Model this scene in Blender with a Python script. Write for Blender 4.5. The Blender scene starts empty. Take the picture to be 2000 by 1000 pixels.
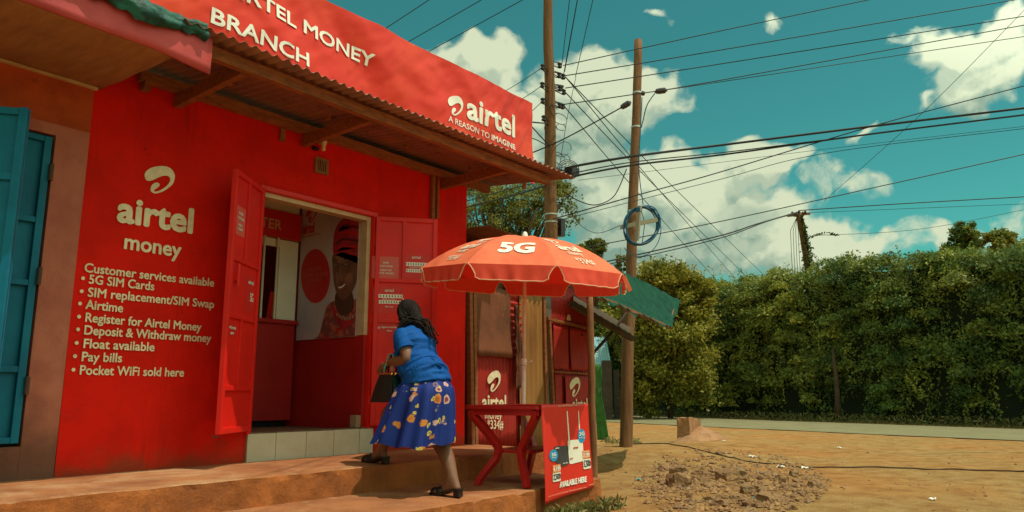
import bpy, bmesh, math, random
import numpy as np
from mathutils import Vector, Matrix, noise as mnoise
R_ = math.radians
rnd = random.Random(7)
S = bpy.context.scene
COL = S.collection

# ------------------------------------------------------------ camera
CAM = np.array([0.0, -5.8, 1.0])
CR = np.array([0.614010970, -0.789297129, -0.000755342])
CU = np.array([-0.14149977, -0.11101705, 0.98369357])
CF = np.array([0.77651036, 0.60389176, 0.17985105])
FPX = 1477.2
cd = bpy.data.cameras.new('camera')
cam = bpy.data.objects.new('camera', cd)
COL.objects.link(cam)
cam.matrix_world = Matrix(((CR[0], CU[0], -CF[0], CAM[0]), (CR[1], CU[1], -CF[1], CAM[1]), (CR[2], CU[2], -CF[2], CAM[2]), (0, 0, 0, 1)))
cd.sensor_width = 36.0
cd.lens = 36.0 * FPX / 2000.0
cd.clip_end = 3000
cd.clip_start = 0.05
S.camera = cam

# measuring helpers: a photo pixel (2000x1000) back onto a known real plane
def ray(x, y): return CR * (x - 1000) / FPX - CU * (y - 500) / FPX + CF
def atY(x, y, Y): d = ray(x, y); return CAM + d * (Y - CAM[1]) / d[1]
def atX(x, y, X): d = ray(x, y); return CAM + d * (X - CAM[0]) / d[0]
def atZ(x, y, Z): d = ray(x, y); return CAM + d * (Z - CAM[2]) / d[2]
def atD(x, y, D): return CAM + ray(x, y) * D
def azel(x, y):
    d = ray(x, y); d = d / np.linalg.norm(d)
    return math.atan2(d[0], d[1]), math.asin(d[2])

# ------------------------------------------------------------ light and sky
SUN = Vector((0.13, -0.37, 1.0)).normalized()
S.view_settings.view_transform = 'Standard'
S.view_settings.look = 'None'
S.view_settings.gamma = 1
S.view_settings.use_curve_mapping = False
S.view_settings.exposure = 0.0
sl = bpy.data.lights.new('sun', 'SUN')
sl.energy = 3.6
sl.angle = R_(0.5)
sl.color = (1.0, 0.9, 0.74)
so = bpy.data.objects.new('sun', sl)
COL.objects.link(so)
so.rotation_euler = SUN.to_track_quat('Z', 'Y').to_euler()
so.location = (3, -8, 14)

class NT:
    """tiny node-tree writer"""
    def __init__(s, nt): s.nt = nt
    def n(s, t, **k):
        nd = s.nt.nodes.new(t)
        for a, b in k.items():
            if a == 'ins':
                for i, v in b.items():
                    if v is None: continue
                    if hasattr(v, 'is_linked') or hasattr(v, 'links'): s.nt.links.new(v, nd.inputs[i])
                    else: nd.inputs[i].default_value = v
            else: setattr(nd, a, b)
        return nd
    def math(s, op, a, b=None, c=None, clamp=False):
        return s.n('ShaderNodeMath', operation=op, use_clamp=clamp, ins={0: a, 1: b, 2: c}).outputs[0]
    def vmath(s, op, a, b=None):
        return s.n('ShaderNodeVectorMath', operation=op, ins={0: a, 1: b}).outputs[0]
    def mix(s, f, a, b, bt='MIX'):
        return s.n('ShaderNodeMix', data_type='RGBA', blend_type=bt, ins={0: f, 6: a, 7: b}).outputs[2]
    def rng(s, v, a, b, c=0.0, d=1.0, it='SMOOTHSTEP'):
        return s.n('ShaderNodeMapRange', interpolation_type=it, ins={0: v, 1: a, 2: b, 3: c, 4: d}).outputs[0]

def c4(c): return (c[0], c[1], c[2], 1.0)

W = bpy.data.worlds.new('World')
S.world = W
W.use_nodes = True
wt = W.node_tree
wt.nodes.clear()
w = NT(wt)
sky = w.n('ShaderNodeTexSky', sky_type='NISHITA', sun_disc=False)
sky.sun_elevation = math.asin(SUN.z)
sky.sun_rotation = math.atan2(SUN.x, SUN.y)
sky.altitude = 1600; sky.air_density = 1.0; sky.dust_density = 1.2; sky.ozone_density = 1.0

# cumulus in sky-dome directions: (photo px centre, radii) -> azimuth / elevation ellipses
CLOUDS = [(945,130,95,50),(880,170,90,60),(1135,145,95,65),(1215,200,110,75),(1310,222,50,32),(1120,240,150,70),(1000,215,90,60),(1060,300,190,60),
 (1470,318,96,50),(1330,365,160,66),(1215,395,130,64),(1440,425,170,70),(1150,350,80,45),(1560,460,150,60),(1300,475,220,64),
 (1625,338,72,44),(1700,362,82,36),(1600,360,60,40),
 (1745,475,100,58),(1640,480,130,52),(1820,486,60,38),(1540,500,180,50),
 (1880,92,130,78),(1800,55,80,42),(1900,165,120,66),(1985,105,90,90),(1790,208,45,22),
 (1500,58,50,36),(1280,14,42,20),(1985,425,62,48),(1960,470,90,40),(1690,262,40,16)]
# invented cloud banks out of view, added as fill on the shaded wall: (azimuth deg, elevation deg, radii deg)
FILL_CLOUDS = [(178,28,66,34),(-110,30,60,32),(-40,40,40,22),(170,66,70,14),(112,50,14,12),(-14,30,14,14),(0,68,30,9)]

def cloud_group():
    g = bpy.data.node_groups.new('cloud_density', 'ShaderNodeTree')
    g.interface.new_socket('dir', in_out='INPUT', socket_type='NodeSocketVector')
    g.interface.new_socket('density', in_out='OUTPUT', socket_type='NodeSocketFloat')
    t = NT(g)
    gi = t.n('NodeGroupInput').outputs[0]
    warp = t.n('ShaderNodeTexNoise', ins={'Vector': gi, 'Scale': 11.0, 'Detail': 3.0, 'Roughness': 0.55})
    wv = t.vmath('SUBTRACT', warp.outputs['Color'], (0.5, 0.5, 0.5))
    wv = t.n('ShaderNodeVectorMath', operation='SCALE', ins={0: wv, 'Scale': 0.11}).outputs[0]
    d = t.vmath('ADD', gi, wv)
    sp = t.n('ShaderNodeSeparateXYZ', ins={0: d})
    az = t.math('ARCTAN2', sp.outputs[0], sp.outputs[1])
    el = t.math('ARCSINE', sp.outputs[2])
    acc = None
    ell = []
    for (x, y, rx, ry) in CLOUDS:
        a, e = azel(x, y); a1, _ = azel(x + rx, y); _, e1 = azel(x, y - ry)
        ell.append((a, e, abs(a1 - a), abs(e1 - e)))
    ell += [(R_(a), R_(e), R_(ra), R_(re)) for a, e, ra, re in FILL_CLOUDS]
    for a, e, ra, re in ell:
        dx = t.math('MULTIPLY', t.math('SUBTRACT', az, a), 1 / ra)
        dy = t.math('MULTIPLY', t.math('SUBTRACT', el, e), 1 / re)
        q = t.math('ADD', t.math('MULTIPLY', dx, dx), t.math('MULTIPLY', dy, dy))
        v = t.math('MULTIPLY', t.math('SUBTRACT', 1.0, q), 1.7) if max(ra, re) > .055 else t.math('SUBTRACT', .35, q)
        acc = v if acc is None else t.math('SMOOTH_MAX', acc, v, 0.25)
    acc = t.math('MAXIMUM', acc, -1.5)
    n1 = t.n('ShaderNodeTexNoise', ins={'Vector': gi, 'Scale': 20.0, 'Detail': 10.0, 'Roughness': 0.64}).outputs[0]
    vo = t.n('ShaderNodeTexVoronoi', feature='F1', ins={'Vector': d, 'Scale': 17.0, 'Detail': 3.5, 'Roughness': 0.6, 'Lacunarity': 2.3}).outputs[0]
    s1 = t.math('MULTIPLY', t.math('SUBTRACT', n1, 0.5), 1.5)
    s2 = t.math('MULTIPLY', t.math('SUBTRACT', 0.42, vo), 0.75)
    o = t.math('ADD', t.math('ADD', t.math('ADD', acc, s1), s2), 0.70)
    go = t.n('NodeGroupOutput')
    g.links.new(o, go.inputs[0])
    return g
CG = cloud_group()
dirv = w.n('ShaderNodeTexCoord').outputs['Generated']
def dens(off):
    v = w.vmath('NORMALIZE', w.vmath('ADD', dirv, off)) if off else dirv
    nd = w.n('ShaderNodeGroup'); nd.node_tree = CG
    wt.links.new(v, nd.inputs[0]); return nd.outputs[0]
d0 = dens(None)
d1 = dens((0.008, -0.012, 0.028))
d2 = dens((0.01, -0.02, 0.075))
cover = w.rng(d0, -0.22, 0.80)
relief = w.rng(w.math('SUBTRACT', d1, d0), -0.35, 0.5)
deep = w.rng(d2, 0.3, 1.9)
shade = w.math('ADD', w.math('MULTIPLY', relief, 0.50), w.math('MULTIPLY', deep, 0.62), clamp=True)
cloud_col = w.mix(shade, (0.68, 0.75, 0.52, 1), (0.23, 0.36, 0.28, 1))
# unseen clouds towards the sun are boosted, added fill for the shaded wall
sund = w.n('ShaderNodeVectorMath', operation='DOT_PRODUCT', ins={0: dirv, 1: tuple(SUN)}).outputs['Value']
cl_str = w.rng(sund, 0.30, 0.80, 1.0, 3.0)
tint = w.mix(1.0, sky.outputs[0], (0.27, 0.95, 0.56, 1), 'MULTIPLY')
bg_sky = w.n('ShaderNodeBackground', ins={'Color': tint, 'Strength': 0.13})
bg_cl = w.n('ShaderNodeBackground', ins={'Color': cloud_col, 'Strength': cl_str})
spz = w.n('ShaderNodeSeparateXYZ', ins={0: dirv}).outputs[2]
hz = w.rng(spz, 0.0, 0.16)
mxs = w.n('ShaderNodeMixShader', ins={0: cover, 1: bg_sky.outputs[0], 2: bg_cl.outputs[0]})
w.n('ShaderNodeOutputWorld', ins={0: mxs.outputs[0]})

# ------------------------------------------------------------ materials
def mat(name, col, rough=0.75, col2=None, scale=4.0, lo=0.35, hi=0.68, detail=6, bump=0.0, bscale=30.0, metal=0.0, spec=0.35,
        stain=None, sscale=2.0, slo=0.55, shi=0.75, stretch=None, trans=0.0, tint=None, grain=0.0, coords='Object', foot=None, wear=None):
    m = bpy.data.materials.new(name)
    m.use_nodes = True
    t = NT(m.node_tree)
    t.nt.nodes.clear()
    co = t.n('ShaderNodeTexCoord').outputs[coords]
    if stretch: co = t.n('ShaderNodeMapping', ins={0: co, 'Scale': stretch}).outputs[0]
    c = None
    if col2:
        f = t.n('ShaderNodeTexNoise', ins={'Vector': co, 'Scale': scale, 'Detail': detail, 'Roughness': 0.62}).outputs[0]
        c = t.mix(t.rng(f, lo, hi), c4(col), c4(col2))
    else:
        c = t.mix(0.0, c4(col), c4(col))
    if tint:
        at = t.n('ShaderNodeAttribute', attribute_name='tint')
        c = t.mix(at.outputs['Fac'], c, c4(tint))
    if stain:
        f = t.n('ShaderNodeTexNoise', ins={'Vector': co, 'Scale': sscale, 'Detail': 8.0, 'Roughness': 0.7, 'Distortion': 0.4}).outputs[0]
        c = t.mix(t.rng(f, slo, shi), c, c4(stain))
    if wear:     # run-down streaks, chipped spots and hairline cracks
        f = t.n('ShaderNodeTexNoise', ins={'Vector': t.n('ShaderNodeMapping', ins={0: co, 'Scale': (5, 5, .45)}).outputs[0], 'Scale': 1.6, 'Detail': 7.0, 'Roughness': .7}).outputs[0]
        c = t.mix(t.rng(f, .54, .80, 0, .6), c, c4(wear[0]))
        f = t.n('ShaderNodeTexNoise', ins={'Vector': co, 'Scale': 9.0, 'Detail': 9.0, 'Roughness': .75}).outputs[0]
        c = t.mix(t.rng(f, .705, .735, 0, .7), c, c4(wear[1]))
        wv = t.n('ShaderNodeTexNoise', ins={'Vector': co, 'Scale': 2.5, 'Detail': 5.0}).outputs['Color']
        vc = t.vmath('ADD', co, t.n('ShaderNodeVectorMath', operation='SCALE', ins={0: wv, 'Scale': .5}).outputs[0])
        v = t.n('ShaderNodeTexVoronoi', feature='DISTANCE_TO_EDGE', ins={'Vector': vc, 'Scale': .9}).outputs['Distance']
        c = t.mix(t.math('MULTIPLY', t.rng(v, .005, .001), t.rng(f, .54, .68)), c, c4(wear[0]))
    if foot:     # splash dirt of its own ragged edge along the foot of the wall
        fc, z0, z1 = foot
        sp = t.n('ShaderNodeSeparateXYZ', ins={0: t.n('ShaderNodeNewGeometry').outputs['Position']}).outputs[2]
        f = t.n('ShaderNodeTexNoise', ins={'Vector': co, 'Scale': 5.0, 'Detail': 6.0}).outputs[0]
        z = t.math('ADD', sp, t.math('MULTIPLY', t.math('SUBTRACT', f, 0.5), 0.5))
        c = t.mix(t.rng(z, z0, z1, 0.75, 0.0), c, c4(fc))
    if grain:
        f = t.n('ShaderNodeTexNoise', ins={'Vector': co, 'Scale': 160.0, 'Detail': 2.0}).outputs[0]
        c = t.mix(1.0, c, t.n('ShaderNodeCombineColor', ins={0: t.rng(f, .3, .7, 1 - grain, 1 + grain), 1: t.rng(f, .3, .7, 1 - grain, 1 + grain), 2: t.rng(f, .3, .7, 1 - grain, 1 + grain)}).outputs[0], 'MULTIPLY')
    b = t.n('ShaderNodeBsdfPrincipled', ins={'Base Color': c, 'Roughness': rough, 'Metallic': metal, 'Specular IOR Level': spec})
    if bump:
        f = t.n('ShaderNodeTexNoise', ins={'Vector': co, 'Scale': bscale, 'Detail': 8.0, 'Roughness': 0.65}).outputs[0]
        bn = t.n('ShaderNodeBump', ins={'Strength': min(1.0, bump * 1.0), 'Distance': 0.02, 'Height': f})
        t.nt.links.new(bn.outputs[0], b.inputs['Normal'])
    sh = b.outputs[0]
    if trans:
        tr = t.n('ShaderNodeBsdfTranslucent', ins={'Color': c})
        sh = t.n('ShaderNodeMixShader', ins={0: trans, 1: sh, 2: tr.outputs[0]}).outputs[0]
    t.n('ShaderNodeOutputMaterial', ins={0: sh})
    return m

M = {}
def D(k, *a, **kw): M[k] = mat(k, *a, **kw)
D('red_plaster', (.76,.0125,.0045), .8, (.60,.011,.004), 2.2, spec=.12, stain=(.26,.018,.009), sscale=1.3, slo=.57, shi=.86, bump=.45, bscale=16, foot=((.24,.05,.02), .40, .66), wear=((.24,.012,.006), (.62,.13,.07)))
D('red_metal', (.72,.013,.006), .45, (.62,.011,.005), 3, bump=.08, bscale=14, spec=.35, stain=(.40,.02,.012), sscale=7, slo=.66, shi=.8)
D('banner_red', (.67,.024,.008), .4, (.74,.062,.015), 1.3, lo=.42, hi=.75, spec=.3, grain=.02)
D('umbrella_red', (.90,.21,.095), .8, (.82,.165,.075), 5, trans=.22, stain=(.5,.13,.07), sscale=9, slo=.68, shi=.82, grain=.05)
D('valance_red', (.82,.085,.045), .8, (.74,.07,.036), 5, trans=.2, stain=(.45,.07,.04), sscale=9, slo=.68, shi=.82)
D('piping', (.75,.45,.30), .8)
D('paint_cream', (.86,.74,.50), .75, (.72,.60,.38), 14, stain=(.50,.16,.08), sscale=24, slo=.60, shi=.74)
D('print_white', (.82,.80,.70), .55)
D('print_white_worn', (.80,.66,.50), .7, (.75,.35,.22), 30, lo=.45, hi=.7)
D('old_wood', (.24,.078,.026), .85, (.36,.13,.045), 9, stretch=(1,1,5), bump=.5, bscale=30)
D('beam_wood', (.32,.095,.026), .82, (.19,.058,.018), 7, stretch=(1,4,4), bump=.4, bscale=26)
D('iron_sheet', (.24,.11,.085), .6, (.32,.14,.08), 3, metal=.2, spec=.3, stain=(.14,.05,.03), sscale=5, slo=.5, shi=.75, bump=.1)
D('rust_sheet', (.21,.068,.026), .8, (.12,.045,.022), 3, stain=(.30,.12,.045), sscale=9, slo=.58, shi=.75, bump=.3)
D('dark_roof', (.085,.05,.025), .85, (.05,.045,.025), 4, bump=.4)
D('kiosk_red', (.42,.020,.012), .6, (.33,.018,.011), 5, stain=(.17,.05,.03), sscale=6, slo=.58, shi=.78, bump=.2)
D('yellow_sheet', (.36,.17,.042), .7, (.26,.115,.03), 4, stretch=(1,1,.25), stain=(.16,.065,.02), sscale=7, slo=.55, shi=.75, bump=.1)
D('grey_sheet', (.20,.19,.15), .6, (.14,.11,.08), 4, stretch=(1,1,.3), metal=.3)
D('pink_plaster', (.50,.16,.10), .85, (.40,.11,.07), 3, bump=.5, bscale=18, stain=(.22,.075,.04), sscale=2.5, slo=.58, shi=.78, foot=((.06,.035,.02), .6, 1.05), wear=((.20,.07,.04), (.55,.30,.2)))
D('orange_plaster', (.50,.085,.016), .85, (.36,.055,.012), 3.5, bump=.3, stain=(.10,.03,.012), sscale=5, slo=.58, shi=.72, wear=((.14,.03,.01), (.5,.2,.1)))
D('teal_metal', (.004,.17,.27), .5, (.003,.12,.21), 3, spec=.2, bump=.05)
D('soffit_board', (.38,.19,.075), .85, (.30,.14,.055), 5, stretch=(3,.6,1), stain=(.22,.09,.035), sscale=3, slo=.58, shi=.8)
D('fascia_pink', (.52,.07,.07), .6, (.42,.05,.05), 3)
D('green_tarp', (.007,.11,.075), .55, (.003,.04,.032), 8, lo=.42, hi=.6, bump=.8, bscale=9, trans=.1, spec=.4)
D('green_tarp_pale', (.008,.075,.042), .8, (.005,.045,.030), 7, bump=.8, bscale=8, trans=.12, spec=.15, stain=(.08,.055,.025), sscale=4, slo=.58, shi=.72)
D('green_cloth', (.045,.17,.03), .85, (.028,.11,.02), 6, bump=.5, bscale=8)
D('brown_cloth', (.17,.065,.030), .95, (.11,.04,.02), 6, bump=.6, bscale=30)
D('cream_trim', (.58,.42,.24), .7, (.48,.33,.18), 6)
D('tile', (.60,.54,.40), .32, (.52,.46,.33), 4, spec=.5, stain=(.38,.26,.15), sscale=6, slo=.6, shi=.8)
D('grout', (.33,.21,.12), .9)
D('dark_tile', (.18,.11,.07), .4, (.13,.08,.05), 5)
D('step_top', (.36,.135,.048), .85, (.25,.085,.030), 2.6, bump=.5, bscale=34, stain=(.46,.26,.13), sscale=1.1, slo=.48, shi=.7, grain=.12, wear=((.20,.08,.03), (.16,.07,.03)))
D('step_riser', (.40,.118,.025), .9, (.25,.072,.017), 2.2, bump=.8, bscale=12, stain=(.15,.055,.018), sscale=2.4, slo=.53, shi=.74, grain=.12, wear=((.16,.055,.018), (.30,.17,.09)))
D('bulb_white', (.75,.62,.42), .4)
D('black_plastic_gap', (.012,.012,.013), .45)  # junction box plastic; also the painted dark of vent slots and counter gap
D('black_leather', (.010,.014,.011), .5, spec=.35)
D('teal_leather', (.008,.045,.040), .22, (.006,.03,.03), 6, spec=.7)
D('gold_metal', (.65,.42,.13), .25, metal=1.0)
D('strap_teal', (.10,.28,.25), .4)
D('skin', (.16,.066,.032), .5, (.19,.08,.04), 8, spec=.4)
D('hair', (.007,.005,.004), .7, (.018,.010,.007), 22, spec=.2, bump=.8, bscale=60)
D('blouse', (.004,.085,.34), .75, (.003,.062,.26), 5, bump=.35, bscale=16, spec=.15)
D('sandal', (.018,.010,.008), .45)
D('bangle', (.45,.14,.05), .4)
D('table_plastic', (.48,.014,.010), .42, (.40,.012,.009), 5, spec=.45, stain=(.30,.06,.03), sscale=6, slo=.62, shi=.8)
D('pole_metal', (.78,.58,.50), .45, (.66,.40,.32), 12, spec=.5)
D('pole_wood', (.22,.105,.038), .85, (.13,.06,.022), 5, stretch=(3,3,.25), bump=.6, bscale=22, stain=(.07,.03,.013), sscale=4, slo=.58, shi=.74)
D('post_wood', (.27,.12,.05), .85, (.17,.07,.03), 8, stretch=(3,3,.4), bump=.6)
D('band_metal', (.55,.55,.48), .35, metal=.7)
D('insulator', (.022,.014,.012), .35, spec=.6)
D('wire', (.020,.022,.024), .6)
D('blue_cable', (.010,.10,.20), .45, spec=.5)
D('pale_wood', (.36,.33,.24), .7)
D('asphalt', (.185,.165,.082), .9, (.22,.20,.105), 1.2, bump=.3, bscale=60, stain=(.28,.21,.11), sscale=.5, slo=.55, shi=.85, grain=.12)
D('rope', (.06,.035,.02), .9)
D('stone', (.36,.20,.085), .95, (.20,.11,.055), 6, bump=.9, bscale=18, stain=(.30,.24,.16), sscale=3, slo=.5, shi=.8)
D('mud_block', (.38,.20,.095), .95, (.28,.13,.06), 6, bump=.8, bscale=14)
D('litter_white', (.75,.76,.68), .6)
D('litter_blue', (.10,.42,.42), .6)
D('leaf_hedge', (.14,.215,.043), .55, (.068,.13,.03), .8, tint=(.44,.42,.062), trans=.36, stain=(.045,.09,.024), sscale=.6, slo=.48, shi=.66)
D('leaf_bush', (.16,.20,.034), .6, (.085,.13,.027), .9, tint=(.44,.36,.042), trans=.36)
D('leaf_tree', (.12,.15,.028), .6, (.07,.10,.02), 1.0, tint=(.32,.30,.06), trans=.4)
D('leaf_creeper', (.05,.09,.018), .6, tint=(.14,.17,.04), trans=.25)
D('grass_blade', (.10,.13,.025), .7, (.16,.13,.04), 2, tint=(.30,.22,.08), trans=.25)
D('hedge_core', (.012,.018,.006), .95)  # near-black, paints in the shade inside the hedge
D('bark', (.10,.055,.028), .9, (.06,.035,.02), 7, bump=.7)
D('white_wall', (.80,.74,.58), .8, (.72,.65,.50), 2)
D('dark_inside', (.10,.06,.04), .9)
D('grill_white', (.70,.60,.42), .5)
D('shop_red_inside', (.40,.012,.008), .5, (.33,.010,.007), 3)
D('sign_red', (.58,.014,.010), .4)
D('poster_ground', (.55,.44,.43), .45, (.36,.32,.40), 1.6)
D('poster_red', (.55,.012,.010), .45)
D('poster_skin', (.15,.060,.034), .5, (.20,.085,.05), 7)
D('poster_neck', (.09,.035,.02), .5)
D('poster_skin_light', (.30,.135,.078), .5, (.22,.095,.055), 6)
D('poster_dark', (.018,.010,.010), .5)
D('poster_wrap', (.50,.025,.03), .5, (.24,.015,.02), 9)
D('poster_lip', (.30,.06,.05), .5)
D('poster_eye', (.45,.38,.34), .5)
D('poster_fold', (.10,.012,.014), .5)
D('poster_cloth', (.20,.05,.05), .5, (.45,.10,.06), 14, lo=.5, hi=.55)
D('sticker', (.62,.10,.07), .4)
D('sticker_red', (.60,.02,.015), .35)
D('ink', (.06,.05,.05), .5)
D('orange_print', (.80,.22,.03), .5)
D('blue_print', (.01,.27,.50), .5)
D('router_dark', (.035,.035,.04), .5, (.06,.06,.065), 2)
D('router_white', (.78,.74,.62), .5)
D('poster_sheet', (.62,.024,.014), .42, (.68,.03,.016), 2)
D('shed_blue', (.22,.42,.48), .5, (.30,.48,.50), 2, metal=.2)
D('shed_grey', (.36,.37,.33), .6, (.28,.28,.25), 3, stretch=(1,1,.2))
D('dark_stone', (.055,.04,.03), .95, (.09,.065,.045), 3, bump=.8)
D('vent_clay', (.30,.14,.06), .9, (.22,.10,.045), 12)
D('verge_green', (.06,.08,.02), .9, (.10,.09,.03), 2)

def umbrella_material():
    m = M['umbrella_red']; t = NT(m.node_tree)
    b = [n for n in t.nt.nodes if n.type == 'BSDF_PRINCIPLED'][0]; tr = [n for n in t.nt.nodes if n.type == 'BSDF_TRANSLUCENT'][0]
    src = b.inputs['Base Color'].links[0].from_socket
    bf = t.n('ShaderNodeNewGeometry').outputs['Backfacing']
    c = t.mix(bf, src, (.74, .022, .012, 1))       # the lining is unfaded red
    t.nt.links.new(c, b.inputs['Base Color'])
    tr.inputs['Color'].default_value = (.70, .025, .010, 1)
    for l in list(tr.inputs['Color'].links): t.nt.links.remove(l)
umbrella_material()
def skirt_material():
    m = bpy.data.materials.new('floral_skirt'); m.use_nodes = True
    t = NT(m.node_tree); t.nt.nodes.clear()
    co = t.n('ShaderNodeTexCoord').outputs['UV']
    nz = t.n('ShaderNodeTexNoise', ins={'Vector': co, 'Scale': 26.0, 'Detail': 3.0}).outputs['Color']
    cw = t.vmath('ADD', co, t.n('ShaderNodeVectorMath', operation='SCALE', ins={0: t.vmath('SUBTRACT', nz, (.5,.5,.5)), 'Scale': .045}).outputs[0])
    c = t.mix(0.0, (.008,.027,.19,1), (0,0,0,1))
    for sc, off, r0, colA, colB, keep in ((8.4, (0,0,0), .36, (.60,.22,.03,1), (.42,.10,.02,1), .50), (7.6, (3.3,1.7,0), .31, (.66,.40,.34,1), (.22,.03,.03,1), .55), (13.0, (7.1,4.2,0), .32, (.66,.50,.10,1), (.16,.14,.03,1), .55)):
        v = t.n('ShaderNodeTexVoronoi', feature='F1', ins={'Vector': t.vmath('ADD', cw, off), 'Scale': sc, 'Randomness': .85})
        on = t.rng(t.n('ShaderNodeSeparateColor', ins={0: v.outputs['Color']}).outputs[0], keep, keep + .02)
        f = t.math('MULTIPLY', t.rng(v.outputs['Distance'], r0, r0 - .07), on)
        cc = t.mix(t.rng(v.outputs['Distance'], r0 * .35, r0 * .7), colB, colA)
        c = t.mix(f, c, cc)
    b = t.n('ShaderNodeBsdfPrincipled', ins={'Base Color': c, 'Roughness': .7, 'Specular IOR Level': .25})
    tr = t.n('ShaderNodeBsdfTranslucent', ins={'Color': c})
    sh = t.n('ShaderNodeMixShader', ins={0: .12, 1: b.outputs[0], 2: tr.outputs[0]}).outputs[0]
    t.n('ShaderNodeOutputMaterial', ins={0: sh})
    return m
M['floral'] = skirt_material()

def ground_material():
    m = bpy.data.materials.new('dirt'); m.use_nodes = True
    t = NT(m.node_tree); t.nt.nodes.clear()
    co = t.n('ShaderNodeNewGeometry').outputs['Position']
    n1 = t.n('ShaderNodeTexNoise', ins={'Vector': co, 'Scale': .35, 'Detail': 8.0, 'Roughness': .6}).outputs[0]
    n2 = t.n('ShaderNodeTexNoise', ins={'Vector': co, 'Scale': 3.0, 'Detail': 9.0, 'Roughness': .72}).outputs[0]
    n3 = t.n('ShaderNodeTexNoise', ins={'Vector': co, 'Scale': 40.0, 'Detail': 6.0, 'Roughness': .7}).outputs[0]
    c = t.mix(t.rng(n1, .34, .62), (.43,.205,.062,1), (.385,.24,.088,1))
    c = t.mix(t.rng(n2, .42, .70, 0, .85), c, (.27,.115,.038,1))
    c = t.mix(t.rng(n2, .50, .30, 0, .5), c, (.52,.31,.15,1))
    c = t.mix(t.rng(n3, .62, .74, 0, .7), c, (.16,.085,.04,1))
    c = t.mix(t.rng(n3, .36, .26, 0, .6), c, (.58,.42,.24,1))
    b = t.n('ShaderNodeBsdfPrincipled', ins={'Base Color': c, 'Roughness': .95, 'Specular IOR Level': .1})
    h = t.math('ADD', t.math('MULTIPLY', n3, .5), t.math('MULTIPLY', n2, 1.2))
    bn = t.n('ShaderNodeBump', ins={'Strength': 1.0, 'Distance': .06, 'Height': h})
    t.nt.links.new(bn.outputs[0], b.inputs['Normal'])
    t.n('ShaderNodeOutputMaterial', ins={0: b.outputs[0]})
    return m
M['dirt'] = ground_material()

# ------------------------------------------------------------ object helpers
ORG = {}
def tag(o, label=None, cat=None, group=None, kind=None):
    if label: o['label'] = label
    if cat: o['category'] = cat
    if group: o['group'] = group
    if kind: o['kind'] = kind
    return o
def thing(name, label, cat, loc=(0, 0, 0), group=None):
    o = bpy.data.objects.new(name, None)
    o.empty_display_size = .1
    COL.objects.link(o)
    o.location = loc
    ORG[o.name] = np.array(loc, float)
    return tag(o, label, cat, group)
def link(name, me, parent=None, loc=(0, 0, 0)):
    o = bpy.data.objects.new(name, me)
    COL.objects.link(o)
    if parent is not None: o.parent = parent
    else: o.location = loc
    ORG[o.name] = ORG[parent.name] if parent is not None else np.array(loc, float)
    return o
def kids(o): return [c for c in bpy.data.objects if c.parent == o]
def copy_tree(o, parent=None):
    c = o.copy(); COL.objects.link(c)
    if parent is not None: c.parent = parent
    for ch in kids(o): copy_tree(ch, c)
    return c

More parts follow.
